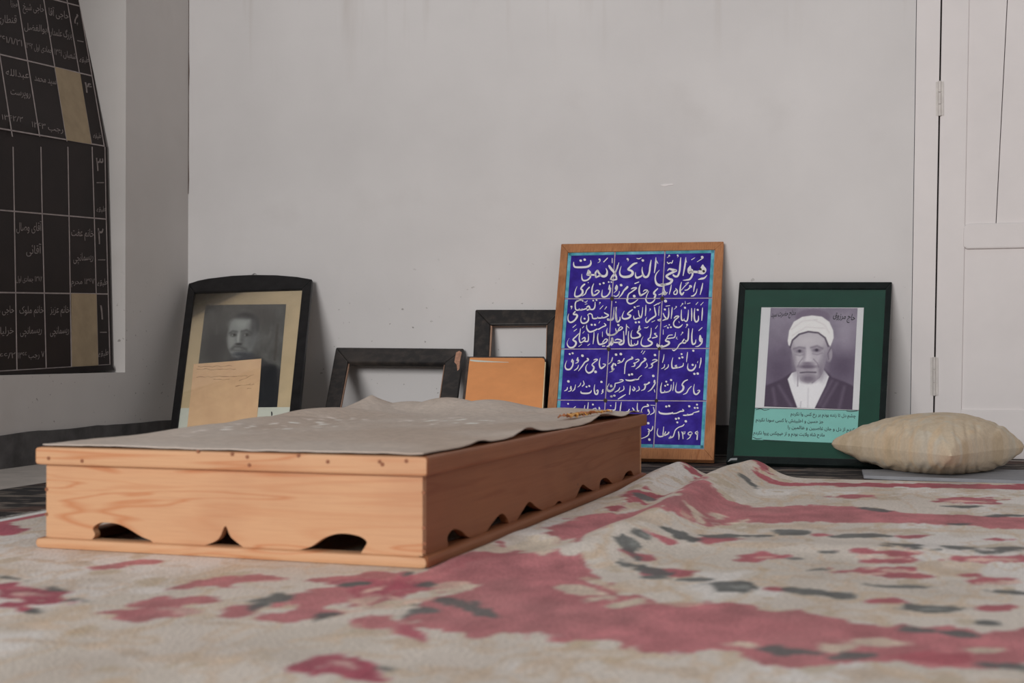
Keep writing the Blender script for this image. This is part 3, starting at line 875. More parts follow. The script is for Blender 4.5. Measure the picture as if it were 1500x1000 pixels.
sheet('grout_bed', [gp(0, 0, -3, -3), gp(3, 0, 3, -3), gp(3, 4, 3, 3), gp(0, 4, -3, 3)], pl, -.026, TZ - .0022, varied('pinkish_grout', C(160, 148, 156), .18, 60, .9), pan)
kk = N('cobalt_glaze'); vv = kk.coord()
ccol = kk.ramp(kk.noise(vv, 14, 5), [(.3, C(36, 18, 96)), (.5, C(44, 28, 120)), (.72, C(60, 46, 140))])
M['cobalt'] = kk.done(ccol, .3)
kk = N('turquoise_glaze'); vv = kk.coord()
ccol = kk.ramp(kk.noise(vv, 18, 4), [(.3, C(48, 120, 132)), (.55, C(88, 150, 170)), (.75, C(110, 175, 190))])
M['turq'] = kk.done(ccol, .3)
M['glaze_white'] = varied('white_glaze', C(196, 193, 194), .06, 40, .35)
gw = .75
for j in range(4):
    for i in range(3):
        q = [gp(i, j, gw, gw), gp(i + 1, j, -gw, gw), gp(i + 1, j + 1, -gw, -gw), gp(i, j + 1, gw, -gw)]
        rz = TZ + random.uniform(-.0006, .0006)
        tile = sheet('tile', q, pl, TZ - .006, rz, M['cobalt'], pan, .0008)
        bw = 4.6
        bands = []
        if i == 0: bands.append([q[0], (q[0][0] + bw, q[0][1]), (q[3][0] + bw, q[3][1]), q[3]])
        if i == 2: bands.append([(q[1][0] - bw, q[1][1]), q[1], q[2], (q[2][0] - bw, q[2][1])])
        if j == 0: bands.append([q[0], q[1], (q[1][0], q[1][1] + bw), (q[0][0], q[0][1] + bw)])
        if j == 3: bands.append([(q[3][0], q[3][1] - bw), (q[2][0], q[2][1] - bw), q[2], q[3]])
        for b in bands:
            cxm = sum(p[0] for p in b) / 4; cym = sum(p[1] for p in b) / 4
            b = [(cxm + (p[0] - cxm) * .985, cym + (p[1] - cym) * .985) for p in b]
            sheet('turquoise_band', b, pl, rz - .0004, rz + .0007, M['turq'], tile)
LET = {}
LET[(825, 365, 13.34)] = """205,250,12 205,300,28 230,345,38 330,352,44 450,345,44 515,318,44 542,270,34 536,215,14|342,222,56|420,203,56|
835,375,15 858,430,32 845,500,50 800,528,52 745,515,46 700,465,40 672,415,44|672,410,40 630,465,36 640,550,36|640,550,30 700,520,40 735,500,40|
625,500,40 560,500,40 475,500,40|495,405,20 515,450,60 520,490,50|495,405,30 470,500,40|530,470,35 530,540,36 480,595,32 410,612,36 370,580,30 362,480,8|
710,198,46|725,200,20 715,240,15 672,268,6|868,170,18 790,248,24|895,320,42 935,380,55 985,440,45 1030,520,40 1045,570,30|1062,310,15 1030,430,20 960,520,30 925,590,32|920,590,20 985,600,26 1045,582,40|957,175,16 957,265,18|
420,680,35 375,720,38 345,770,30 375,800,44 375,860,44 320,910,40 250,925,40 225,890,30 240,800,18 272,725,8|512,740,28 460,800,25 430,870,25 365,915,12|490,650,22|
597,670,12 570,740,28 560,830,34 580,905,44|620,830,15 660,800,24 705,820,24 650,880,30 580,905,42|718,680,44|790,660,48|905,695,20 903,780,54|925,760,30 905,850,30 850,915,30 780,930,36 755,890,30 765,790,8|890,640,38|940,640,36"""
LET[(895, 365, 13.34)] = """155,260,12 125,360,30 85,450,34 50,530,30|325,190,48|345,200,18 330,235,8|510,265,25 440,290,44 350,370,40 340,400,40 400,420,46 425,470,56 370,525,56 260,540,50 190,510,40 170,440,28 200,325,8|
500,175,12 545,185,22 595,165,10|622,218,58|785,210,15 765,330,38 750,450,38 715,530,44 660,540,46 625,490,40 608,410,25 612,345,10|620,500,35 580,530,35 510,555,46 480,520,32 480,445,8|
878,160,14 870,300,36 848,460,18|885,225,30 920,280,10|945,405,8 880,490,25 865,590,32 900,680,50 980,705,56 1067,690,46|465,670,25 545,638,20|110,700,25 95,760,44 110,790,38|125,720,25 115,790,25 60,850,10|198,700,60|165,820,15 150,880,22 100,920,25 50,905,15|
325,730,44 300,760,46 250,810,32 210,880,30 150,950,10|395,775,20 440,755,30 500,755,28 420,820,30 350,870,28 325,930,30 330,990,28|455,915,64|572,685,10 552,760,30 552,840,36 575,905,40|630,825,12 665,795,25 715,805,22 660,860,28 575,905,42|
740,815,10 700,900,20 685,960,20|915,765,22 850,830,36 840,870,40 870,890,40 850,950,40|930,890,15 1000,860,25 1040,830,36 1050,890,36"""
LET[(968, 365, 13.34)] = """165,125,40|175,130,14 120,165,7|125,250,20 150,278,25 190,260,20 215,270,22 235,215,14|330,120,40|345,130,14 325,158,6|390,160,14 378,300,38 365,430,36 330,520,42 280,530,42 240,500,36|490,160,14 470,320,36 435,515,18|490,210,22 508,262,6|
665,165,12 600,205,18|810,155,62|825,170,25 780,200,18 710,245,12|820,300,16 820,350,90 825,400,146 810,440,116 730,445,60|730,445,50 640,440,50 560,450,56|575,325,25 560,390,85 560,455,80|605,400,50 620,490,38 570,580,38 500,600,28 430,605,8|
730,590,14 790,575,42 850,560,36 905,505,8|130,420,12 165,385,34 230,400,50 300,415,46 250,440,50 150,490,46 110,530,46 170,580,46 220,600,50 180,660,50 80,690,46 0,690,46|820,660,14 800,760,32 768,885,16|710,770,10 690,850,22 640,905,32 590,915,14|680,640,12 655,730,28 640,830,14|
580,725,66|575,740,30 520,790,25 470,800,22|405,640,12 385,720,28 378,830,38 410,885,42 450,840,25|545,650,14 470,720,18 400,800,14|540,640,9 480,672,11|290,765,20 320,810,30 310,870,28 265,880,25 255,840,22 290,800,20|205,690,12 190,780,26 165,880,14|60,720,20 65,800,30 100,870,40 50,870,40 0,870,20|130,840,12 100,870,30"""
LET[(825, 435, 12.825)] = """370,60,26 300,60,22 240,90,28 225,160,25 245,240,28 330,235,26|250,85,25 330,50,28 375,85,15|300,215,15 305,240,25 350,240,25 355,215,15|355,240,25 440,215,28|440,190,25 480,170,34 500,220,30 450,245,30|600,90,12 595,180,28 560,230,30 490,230,28|565,65,38|625,55,40|400,90,14 430,95,16 455,65,10|410,135,12 450,125,10|
225,270,25 190,320,28 250,330,40 260,370,40 210,440,34 140,475,34 95,440,28 90,370,18 105,310,6|155,180,44|165,190,16 150,230,8|690,105,32|685,110,10 680,140,6|750,160,12 690,225,15|815,180,18 780,230,10|345,350,6 330,430,22 355,485,30 420,485,32 470,440,32 475,370,20 460,330,20|402,405,42|460,330,14 500,310,25 540,330,22 560,400,28 640,395,26 650,370,14|640,395,26 720,390,28 730,360,14|730,390,26 790,380,30 850,340,28 800,310,28 770,290,18|830,415,34 890,425,30 930,400,26 950,300,22 955,190,10|
990,190,12 995,330,26 1010,460,30|670,490,12 690,455,10|770,490,15 800,530,28 740,560,25 660,605,28|440,520,8 445,590,26 490,650,34 560,640,32 640,600,26|535,520,46|597,520,46|240,520,14 180,570,16|255,600,14 200,640,16|390,545,12 360,580,12|400,640,10 365,680,10|300,680,14 240,740,25 185,800,30 235,840,40 235,890,38 190,940,34 120,945,32 80,900,24 78,840,10 115,770,5|
325,590,12 310,700,24 300,780,26 320,850,30 360,845,25|360,845,25 410,800,25 400,760,30 350,790,15|400,830,28 460,830,28 475,760,22 470,690,10|500,880,14 460,910,14|350,885,12 290,930,12|580,660,14 575,760,24 560,880,14|655,680,12 645,780,26 670,880,36 730,880,34 800,850,28 830,800,25 790,790,20 740,850,20|737,650,10 737,745,12|735,920,24 785,918,20|830,580,6 815,650,24 840,710,30 900,715,30 980,690,30 1026,640,30|920,770,36 920,830,60 870,900,36 820,930,20"""
LET[(890, 435, 12.825)] = """360,40,28 380,100,32 430,125,32 500,100,26 570,45,14|715,40,28 740,95,30 790,115,32 850,90,28 890,40,18|155,95,28|120,200,10 110,330,22 95,420,30 0,430,30|170,185,12 155,300,28 160,400,34 185,465,36 230,430,30 235,370,10|470,235,22 420,270,28 375,320,28 430,345,40 400,390,38 320,410,36 275,380,28 290,310,16 315,260,6|510,192,46|545,175,14 600,165,12|
580,250,14 590,330,22 610,385,28 560,400,28 510,415,28 490,380,20 490,350,8|660,190,10 650,300,22 630,380,26 600,385,24|720,150,12 718,240,26 710,350,16|735,380,8 715,430,24 740,475,30 800,420,30 860,380,32 905,340,30 890,250,26 880,190,20|980,105,14 930,130,22 870,165,18|800,225,28|810,235,10 780,265,6|890,440,10 830,470,12|970,170,10 965,260,24 960,345,14|990,410,22 970,440,38|530,475,46|590,470,46|
203,525,50|150,590,15 170,640,25 250,610,28 280,575,25 240,560,20 200,620,22|170,640,28 150,690,28 80,715,28 0,690,26|355,510,14 352,620,26 345,715,12|365,545,22 410,585,6|600,540,25 595,600,46 620,600,30|610,600,28 560,660,30 600,690,38 610,735,36 540,765,32 460,765,30 440,720,24 450,650,10 470,620,4|940,535,10 900,590,16|690,575,14 740,575,18 770,550,8|820,580,12 815,680,22 800,740,25|910,680,22 880,690,20 930,740,25 840,770,22|
810,750,22 760,800,28 830,850,38 820,890,36 750,920,34 670,920,32 630,880,26 640,800,14 670,740,5|300,640,14 305,760,24 300,860,34 240,890,42 200,850,28|140,810,18 190,790,28 270,820,28 210,850,30 110,850,28|85,770,46 95,850,50|100,870,30 70,910,20|395,640,12 390,760,24 400,870,30 430,910,34 500,905,30|445,800,14 445,870,20 460,900,25|505,870,14 510,905,22|500,905,28 560,880,28 570,820,18|935,870,14 930,910,30 970,940,30 1026,910,34"""
LET[(964, 435, 12.825)] = """140,75,66|850,95,10 800,150,18|750,95,12 710,140,14|550,125,16 605,110,12|510,75,8 510,130,12|460,125,34|460,130,14 420,175,8|835,200,14 830,300,28 820,440,16|745,240,46|690,210,12 680,320,26 685,420,32 715,465,34 755,430,28 760,350,12|630,210,14 632,330,28 628,445,16|505,200,46|570,240,10 565,340,24 550,430,28 520,455,28 480,420,20|440,240,12 435,350,24 445,430,30 485,430,22 490,400,8|
300,395,20 340,360,28 390,365,26 320,430,26 290,490,26 310,550,30 380,570,34 430,545,26 460,510,10|340,180,28|350,185,14 300,230,8|390,455,12 400,485,8|265,190,14 258,290,26 245,405,12|200,200,12 200,320,26 180,400,30 130,420,30 85,440,14|95,300,16 120,360,28 160,410,30|128,232,46|145,170,16 220,160,14|0,430,38 35,440,40|25,170,12 10,330,22|0,130,28 40,100,18|830,570,14 765,630,20|545,520,42|550,530,14 520,575,8|185,575,40|240,565,42|210,520,32|110,560,12 165,535,14|
790,720,30 795,790,64 800,830,50|825,780,28 820,860,28 760,920,24 700,930,8|650,590,12 635,700,26 635,820,32 655,885,34 700,860,28 710,800,12|575,590,16 570,700,28 560,800,30 520,840,30|490,790,25 455,850,28 510,860,28 520,810,20|455,850,28 400,890,25 370,940,22 340,985,16|460,665,34|462,672,14 425,715,8|355,750,12 340,775,10 370,790,8|330,660,10 310,750,22 240,770,24 165,775,22 200,720,20 270,710,18|165,775,22 140,820,30 200,840,42 200,880,40 130,920,36 50,930,36 0,900,34|97,610,8 97,700,14"""
LET[(820, 508, 12.5)] = """182,130,42|235,115,44|230,225,22 225,270,46|245,250,28 235,340,28 190,405,32 130,410,34 100,370,26 105,310,16 130,250,6|330,195,24 320,245,42|345,235,22 330,280,20 285,300,10|345,330,10 320,390,22 265,430,16|415,160,56|505,210,34 520,240,34 460,280,28 410,350,26 340,440,10|620,240,14 660,225,26 690,235,22 620,290,22 590,330,22 625,370,34 600,440,36 530,475,34 480,430,26 480,360,16 515,305,5|655,455,58|740,200,8 725,280,24 730,350,30 760,390,36 820,350,26 835,320,20 790,310,18|
965,190,14 940,270,24 890,315,12|985,300,30 950,370,40|990,400,28 960,440,22 920,460,8|158,630,54|140,740,18 130,780,24 85,805,14|205,720,22 200,760,38|215,760,22 200,800,22 155,815,10|290,690,10 270,770,22 230,810,14|385,660,14 370,700,18 330,735,10|430,620,12 445,680,22 410,720,20|490,730,40|540,715,42|385,810,14 395,840,30 450,850,34 530,845,32 570,820,24 580,790,8|640,690,10 630,770,22 645,850,30 680,865,32 700,820,28 690,790,30 670,810,14|763,640,48|790,780,24 780,820,32|795,820,22 760,860,14|
905,670,8 870,740,20 880,800,32 930,810,34 985,770,28 1000,730,14|940,712,52|940,905,44|990,890,38"""
LET[(888, 508, 12.5)] = """180,140,54|268,130,56|120,195,10 100,260,22 55,300,12|330,210,22 290,270,22 210,300,20|215,260,20 240,250,25 260,285,25|160,310,34 175,340,30|115,370,30 110,410,36|130,400,24 110,445,20 60,462,8|470,185,34 480,210,34 420,235,25 365,280,24 345,360,22 335,490,18|535,235,14 580,225,22 600,245,20 540,290,22 510,300,40|525,310,25 515,350,24 460,360,8|700,210,40 720,235,34 650,290,28 610,350,26 540,405,10|665,65,12 640,105,12|710,75,12 670,130,14|893,148,52|845,245,14 890,230,22 935,245,20 860,290,24 830,320,42|850,330,24 830,375,20 775,390,8|740,290,12 750,350,20 710,385,12|
420,510,48|472,500,48|355,595,14 380,610,28 450,615,34 520,600,30 545,590,20|520,600,22 590,590,22 600,560,12 650,520,12|245,605,12 290,600,24 310,620,20 240,650,20 170,665,20|165,665,20 150,740,24 90,800,34 30,790,30 20,740,14|90,715,54|95,905,48|150,890,46|250,740,12 225,790,24 155,830,12|320,715,14 320,780,22 235,830,14|440,710,12 435,790,24 425,870,18|500,730,18 525,770,28 500,800,26 480,770,20|595,720,12 605,780,22 550,815,12|790,650,38 750,680,25 700,690,40|720,700,30 700,770,26 640,800,10|862,530,54|885,610,30 885,650,44|900,650,25 870,710,26 820,780,24 760,820,8|880,780,14 890,830,12|355,870,14 290,910,26 215,955,14"""
LET[(960, 508, 12.5)] = """310,50,16 340,65,28 380,40,16|695,68,46|835,200,18 830,280,26 805,385,12|780,260,10 770,290,14|600,300,6 590,380,24 620,425,34 680,425,34 730,370,26 740,320,12|683,328,48|715,492,48|775,487,52|590,95,14 580,180,22 570,275,10|440,205,42|495,190,46|480,130,42|515,295,12 500,350,24 420,380,24|390,335,22 360,350,20 410,375,24|320,195,10 300,290,22 310,380,32 360,385,26 420,380,22|160,135,8 150,210,20 130,285,14|170,320,14 160,370,20 110,400,12|240,320,12 230,370,22 170,415,14|
715,680,8 700,770,22 715,850,32 760,865,30 810,810,24 800,790,18 770,800,12|660,720,16 610,770,20 570,840,24 510,870,10|590,600,20 530,630,26 490,690,26 515,730,40 500,790,36 440,830,34 385,820,30 370,770,22 390,650,5|335,640,8 330,730,20 318,800,12|288,605,46|290,690,12 280,780,22 240,820,24|180,710,38|225,690,40|200,635,40|120,650,8 100,740,22 105,830,30 170,830,24 240,820,24|170,800,14 175,830,20"""
LET[(820, 580, 18.75)] = """228,210,54|910,230,60|435,285,20 380,330,26 320,370,24 250,420,24|690,250,14 670,360,28 665,470,28|785,170,16 765,360,34 750,480,20|900,360,20 985,330,22 1000,400,24|1080,300,25 1090,350,56|455,385,24 520,390,24 560,380,20"""
LET[(885, 580, 12.5)] = """215,110,12 205,220,22 180,255,24 60,245,12|120,175,28|315,110,10 300,200,24 290,290,20|460,240,22 440,275,20 390,285,10|520,215,20 545,260,24 510,290,20|610,125,12 605,220,22 620,285,22 640,260,10|790,150,28 810,180,28 720,200,20 685,250,16 680,290,12|805,245,28 815,280,36|830,280,20 820,325,18 780,345,8|900,200,14 915,290,22 845,340,14|850,165,12 930,170,12|808,495,52|890,550,14 870,620,20 820,650,20|800,600,22 830,620,22 810,650,20|830,640,20 800,720,22 700,770,16 600,780,10|828,795,56"""
LET[(955, 580, 12.5)] = """262,190,46|315,180,48|125,275,14 150,310,34 250,325,36 350,315,32 380,300,24|380,320,24 450,310,24 520,280,26 580,270,26 560,240,18|575,350,25 630,350,28 660,330,20|640,350,28 740,330,28 760,305,14 850,280,26 860,265,12|785,215,42|835,215,42|825,155,42|683,185,48|440,415,46|490,405,46|465,480,42|620,460,52|590,515,16 560,545,24 490,570,20 430,620,22 405,690,22 380,745,26 310,770,26|310,770,20 350,730,16|
835,640,16 795,670,24 830,700,22 840,660,18|835,680,22 825,795,26|738,664,12 695,655,20 660,686,22 688,712,20 740,684,16|722,698,18 690,758,22 640,795,8|604,645,14 600,682,16 574,690,16 572,650,12|542,648,14 560,690,22 570,780,18|485,650,20 495,720,26 492,795,12|110,590,8 95,680,22 125,735,30 190,735,28 230,700,24|215,560,12 200,720,22|200,720,22 240,680,20 250,650,18|230,720,24 290,690,28 310,660,30|20,560,14 10,610,14"""
for (ox, oy, s), txt in LET.items():
    st = [[tuple(map(float, p.split(','))) for p in q.split()] for q in txt.replace('\n', '').split('|') if q.strip()]
    zz = TZ + .0015
    # strokes that stand close together form one word, each word its own part
    bb = [(min(p[0] - p[2] / 2 for p in q), max(p[0] + p[2] / 2 for p in q), min(p[1] - p[2] / 2 for p in q), max(p[1] + p[2] / 2 for p in q)) for q in st]
    grp = list(range(len(st)))
    for a in range(len(st)):
        for b in range(a):
            if bb[a][0] - 22 < bb[b][1] and bb[b][0] - 22 < bb[a][1] and bb[a][2] - 22 < bb[b][3] and bb[b][2] - 22 < bb[a][3]:
                ga, gb = grp[a], grp[b]; grp = [gb if g_ == ga else g_ for g_ in grp]
    for g_ in sorted(set(grp)):
        V, F = ribbons([q for q, h_ in zip(st, grp) if h_ == g_], lambda x, y: pl.px(ox + x / s, oy + y / s, zz), .9, zz)
        mobj('lettering', V, F, M['glaze_white'], pan)
# the two counters of the first letter
V, F = ribbons([[(775, 388, 50)], [(838, 428, 52)]], lambda x, y: pl.px(968 + x / 13.34, 365 + y / 13.34, TZ + .0021), 1, TZ + .0021)
mobj('letter_counter', V, F, M['inkdark'], pan)
mort = varied('dark_mortar', C(58, 50, 42), .4, 80, .95, .5)
for i in (1, 2):
    for j in (1, 2, 3):
        x, y = gp(i, j); r = random.uniform(2.6, 3.2)
        P = [(x + r * random.uniform(.75, 1.15) * math.cos(t * .628), y + r * random.uniform(.75, 1.2) * math.sin(t * .628)) for t in range(10)]
        sheet('mortar_spot', P, pl, TZ - .001, TZ + .0024, mort, pan, .0006)

# ---- 6. dark green frame with the turbaned man's portrait
out = [(1083, 412.6), (1307, 412.6), (1294, 683.5), (1063.5, 676.6)]
inn = [(1091.5, 422.5), (1297.5, 422.5), (1284.5, 672.5), (1074.5, 666.5)]
pl = lean_plane(out[0], out[1], out[3], out[2], .02)
fr = empty('portrait_frame', pl.matrix(), 'dark frame with green mount around a portrait of a man in a white turban', 'picture frame')
members(fr, pl, out, inn, .02, M['greenblack'], RAILS, .004)
M['green'] = varied('green_mount_card', C(13, 57, 43), .12, 10, .75)
sheet('mount_card', [(1088, 419), (1300, 419), (1287.5, 678), (1071, 669)], pl, -.015, -.009, M['green'], fr)
sheet('print_paper', [(1115.4, 450), (1265.4, 450.4), (1258, 600.4), (1106, 597)], pl, -.009, -.0082, varied('photo_paper', C(192, 191, 192), .03, 6, .6), fr)
def portrait2(x, y):
    n1 = fbm(x / 110, y / 110, 71); n2 = fbm(x / 30, y / 30, 75)
    p = Paint(x, y, (122, 113, 127)); p.c += ((n1 - .45) * 40 + (n2 - .45) * 10)[:, None]
    p.mixc(np.clip((y - 150) / 600, 0, 1) * .4, (98, 86, 104)); p.ell(230, 640, 130, 170, (80, 67, 86), .8, 0, .75); p.ell(740, 610, 140, 120, (78, 65, 84), .8, 0, .75)
    p.ell(770, 300, 100, 140, (152, 144, 156), .8, 0, .65); p.ell(210, 270, 80, 120, (140, 131, 144), .8, 0, .5)
    p.poly([(60, 960), (110, 760), (250, 705), (340, 650), (600, 620), (660, 690), (770, 730), (870, 780), (850, 980)], (70, 57, 74), 8)
    for P in (((230, 760), (330, 915)), ((180, 780), (200, 900)), ((700, 740), (590, 920)), ((760, 770), (720, 930)), ((660, 720), (560, 900))):
        p.line(P, 18, (122, 110, 126), 16, .5)
    p.ell(505, 195, 140, 68, (112, 100, 116), .1)
    p.poly([(300, 705), (335, 655), (380, 640), (460, 700), (590, 625), (637, 685), (610, 760), (520, 936), (380, 928), (330, 800)], (206, 204, 206), 4)
    p.line([(385, 640), (382, 760)], 7, (130, 122, 132), 5); p.line([(585, 640), (560, 690), (500, 735)], 7, (125, 116, 128), 5)
    p.line([(410, 880), (405, 930)], 5, (165, 160, 166), 5); p.line([(470, 780), (465, 930)], 5, (182, 179, 183), 8)
    p.ell(636, 505, 28, 62, (152, 144, 153), .2); p.line([(650, 455), (628, 500), (634, 545)], 8, (90, 80, 93), 5)
    p.poly([(325, 440), (345, 390), (400, 345), (470, 325), (560, 335), (610, 380), (625, 450), (612, 560), (585, 660), (530, 715), (465, 740), (410, 720), (375, 655), (355, 580), (340, 510)], (172, 166, 172), 5)
    p.ell(470, 390, 95, 45, (182, 176, 180), .7, 0, .8); p.ell(395, 545, 40, 50, (178, 172, 177), .8, 0, .7); p.ell(560, 545, 35, 55, (170, 163, 170), .8, 0, .6)
    p.ell(605, 560, 30, 120, (122, 113, 126), .7, 5, .7); p.ell(352, 560, 18, 110, (128, 119, 130), .8, -4, .7)
    p.poly([(300, 395), (312, 310), (350, 235), (420, 192), (500, 180), (580, 190), (640, 235), (672, 310), (675, 370), (650, 440), (625, 425), (600, 370), (540, 330), (470, 318), (400, 335), (350, 375), (325, 445), (306, 430)], (210, 206, 205), 4)
    p.line([(322, 448), (340, 390), (395, 340), (470, 318), (550, 328), (605, 370), (632, 438)], 13, (84, 74, 87), 4)
    for P in (((330, 300), (420, 230), (540, 215)), ((340, 350), (450, 280), (600, 290)), ((640, 330), (600, 260), (520, 220))):
        p.line(P, 5, (178, 173, 175), 8, .6)
    p.line([(350, 462), (395, 448), (440, 456)], 14, (112, 103, 115), 8, .85); p.line([(490, 452), (540, 438), (585, 458)], 14, (110, 101, 113), 8, .85)
    p.ell(397, 480, 34, 17, (118, 109, 121), .5); p.ell(536, 472, 36, 17, (114, 105, 117), .5); p.ell(398, 479, 11, 11, (62, 53, 66), .4); p.ell(537, 471, 12, 11, (62, 53, 66), .4)
    p.line([(365, 508), (400, 516), (435, 505)], 7, (134, 126, 136), 8); p.line([(505, 500), (540, 508), (580, 496)], 7, (130, 121, 132), 8)
    p.ell(466, 530, 24, 62, (188, 182, 187), .7); p.ell(436, 510, 12, 45, (134, 126, 136), .8, 5, .7); p.ell(462, 580, 46, 13, (116, 106, 119), .6, 0, .9)
    p.line([(422, 540), (396, 572), (384, 605)], 6, (116, 107, 119), 5, .8); p.line([(512, 545), (545, 582), (554, 610)], 6, (110, 100, 113), 5, .85)
    p.ell(462, 606, 70, 17, (104, 93, 107), .5); p.ell(462, 634, 60, 8, (150, 141, 150), .6)
    p.line([(405, 654), (460, 650), (530, 652)], 10, (70, 60, 74), 6); p.ell(470, 702, 64, 32, (104, 94, 107), .6, 0, .85); p.ell(468, 672, 45, 10, (138, 129, 139), .7, 0, .7)
    p.ell(388, 640, 18, 46, (132, 122, 134), .8, 0, .4); p.ell(566, 640, 20, 60, (104, 94, 107), .8, 0, .6)
    p.c += ((vnoise(x / 4, y / 4, 80) - .5) * 6)[:, None]
    return p.c
print_grid('photograph', [(161, 115), (868, 118), (825, 943), (107, 918)], (1100, 430, 5.556), pl, -.0076, portrait2, 150, 175, fr)
card = varied('pale_turquoise_card', C(116, 168, 160), .05, 8, .75)
verse = sheet('verse_card', [(1106, 597.4), (1258, 600.8), (1255, 649.6), (1101.6, 643.6)], pl, -.009, -.0080, card, fr)
zt2 = -.0072
tp = lambda x, y: pl.px(x, y, zt2)
chunks = [text_between(*a, tp, zt2, b) for a, b in (
    (('چشم دل تا زنده بودم بر رخ کس وا نکردم', (1158, 608), (1253.5, 611), 6.8), .012),
    (('جز حسین و اهلبیتش با کسی سودا نکردم', (1107, 616.5), (1206, 619.5), 6.8), .012),
    (('کندم از دل و جان غاصبین و ظالمین را', (1154, 627.5), (1252, 631.5), 6.8), .012),
    (('مادح شاه ولایت بودم و از هیچکس پروا نکردم', (1103.5, 635.5), (1208, 639), 6.8), .012))]
chunks.append(ribbons([[(1106, 597.6, .9), (1150, 598.2, .7), (1200, 599.6, .7), (1258, 600.8, .9)], [(1107, 600, .8), (1114, 598.4, 1), (1120, 600.6, .8), (1127, 599.2, .6)],
                       [(1240, 602, .8), (1247, 602.6, 1), (1256, 601.6, .8)], [(1103, 640, .8), (1109, 642.6, 1), (1116, 641.6, .6)], [(1118, 644, .6), (1135, 645, .9), (1158, 646, .6)]], tp, 1, zt2, 3))
joined('verse_lettering', chunks, M['inkdark'], fr)
for a in (
    ('حاج مرزوق', (1220, 465), (1252, 469), 12), ('مداح حضرت سید', (1129.5, 464), (1165, 461), 11)):
    mobj('handwritten_caption', *text_between(*a, tp, zt2, .016, .25), M['inkdark'], fr)
sheet('glass_pane', [(1090, 421), (1299, 421), (1286, 676), (1073, 668)], pl, -.005, -.004, M['glass'], fr)
sheet('corner_glint', [(1066, 676), (1070, 671), (1080, 670.5), (1079.5, 673.4), (1072, 673.6)], pl, -.001, .0018, M['steel'], fr)  # bright steel sliver added to stand in for a white glint at the corner
bpy.data.objects.remove(_to)

# ================================================================== floor coverings
# ---- dark flat-woven rug under everything by the wall
nx, ny = 420, 300
ux = np.linspace(.52, 4.75, nx); uy = np.linspace(-3.7, -.1, ny)
X, Y = np.meshgrid(ux, uy); X = X.ravel(); Y = Y.ravel()
rp = Paint(X, Y, (40, 37, 37))
f1 = fbm(X * 9, Y * 46, 101); f2 = fbm(X * 13 + 9, Y * 60, 105); f3 = fbm(X * 4, Y * 5, 109)
rp.mixc(np.clip((f1 - .46) * 16, 0, 1) * .8, (118, 108, 98)); rp.mixc(np.clip((f2 - .55) * 14, 0, 1) * .8, (20, 19, 22))
rp.mixc(np.clip((f3 - .58) * 14, 0, 1) * .5, (92, 62, 52))
V0 = np.column_stack([X, Y, RUG_Z + .0006 * f1 - .0006])
rug = np_mesh('dark_rug', V0, grid_faces(nx, ny), attr_mat('dark_flatweave', .95, 160, .3, .5))
set_col(rug.data, rp.c)
tag(rug, 'thin black and grey flat-woven rug lying under the carpet and leaning frames', 'rug')

# ---- the big floral carpet, rucked up beside the box
box_in = lambda x, y: ((x - Af.x) * bx_.x + (y - Af.y) * bx_.y, (x - Af.x) * by_.x + (y - Af.y) * by_.y)
ridgeA = [(1092, 676, .062, .085), (1066, 683, .062, .085), (1038, 699, .062, .085), (1006, 716, .060, .08), (968, 742, .052, .08), (925, 764, .042, .08), (870, 790, .032, .085), (815, 806, .022, .09), (740, 826, .008, .09)]
ridgeB = [(997, 675.5, .050, .07), (978, 684, .046, .07), (958, 697, .038, .06), (930, 722, .022, .06), (880, 752, .014, .06), (800, 785, .010, .05)]
def crest(R):
    P = []
    for x, y, h, s in R:
        q = on_floor(x, y, CARPET_Z + h); P.append((q.x, q.y, h, s))
    d0 = np.array(P[0]) - np.array(P[1])    # run on under the far hem
    P.insert(0, tuple(np.array(P[0]) + np.array((d0[0] * .6, d0[1] * .6, 0, 0))))
    return catmull(P, 5)
CA, CB = crest(ridgeA), crest(ridgeB)
def ridge_h(x, y, Cr):
    best = np.full(x.shape, 1e9); hh = np.zeros(x.shape); ss = np.full(x.shape, .07)
    for a, b in zip(Cr[:-1], Cr[1:]):
        dx, dy = b[0] - a[0], b[1] - a[1]
        t = np.clip(((x - a[0]) * dx + (y - a[1]) * dy) / (dx * dx + dy * dy + 1e-9), 0, 1)
        d = np.hypot(x - a[0] - t * dx, y - a[1] - t * dy)
        m = d < best
        best = np.where(m, d, best); hh = np.where(m, a[2] + (b[2] - a[2]) * t, hh); ss = np.where(m, a[3] + (b[3] - a[3]) * t, ss)
    return hh * np.exp(-(best / ss) ** 2)
def carpet_h(x, y):
    x = np.asarray(x, float); y = np.asarray(y, float)
    h = np.maximum(ridge_h(x, y, CA), ridge_h(x, y, CB))
    a, b = box_in(x, y)
    d = a - WB
    side = np.exp(-(np.clip(d - .012, -1, 9) / .07) ** 2) * np.clip((b + .05) / .15, 0, 1) * np.clip((LB + .1 - b) / .3, 0, 1)
    h = h + .012 * side * (.4 + fbm(b * 3, b * 0 + .5, 131)) * (d > 0)
    h = h + .006 * (fbm(x * 1.7, y * 1.9, 141) - .25) * (y < -1.6)
    h = h + .012 * np.exp(-((x - 3.35) / .9) ** 2 - ((y + 2.9) / .10) ** 2)
    dd = np.minimum.reduce([a + .02, WB + .004 - a, b + .02, LB + .02 - b])     # under the box it lies flat
    h = np.where(dd > 0, 0, h * np.clip(-dd / .03, 0, 1) ** .5)
    return CARPET_Z + h
def on_carpet(px, py):
    p = on_floor(px, py, CARPET_Z)
    z = float(carpet_h(p.x, p.y))
    for _ in range(7):
        p = on_floor(px, py, z); z = .5 * z + .5 * float(carpet_h(p.x, p.y))
    return (p.x, p.y)
ux = np.concatenate([np.linspace(1.04, 4.45, 500), np.linspace(4.45, 6.4, 60)[1:]])
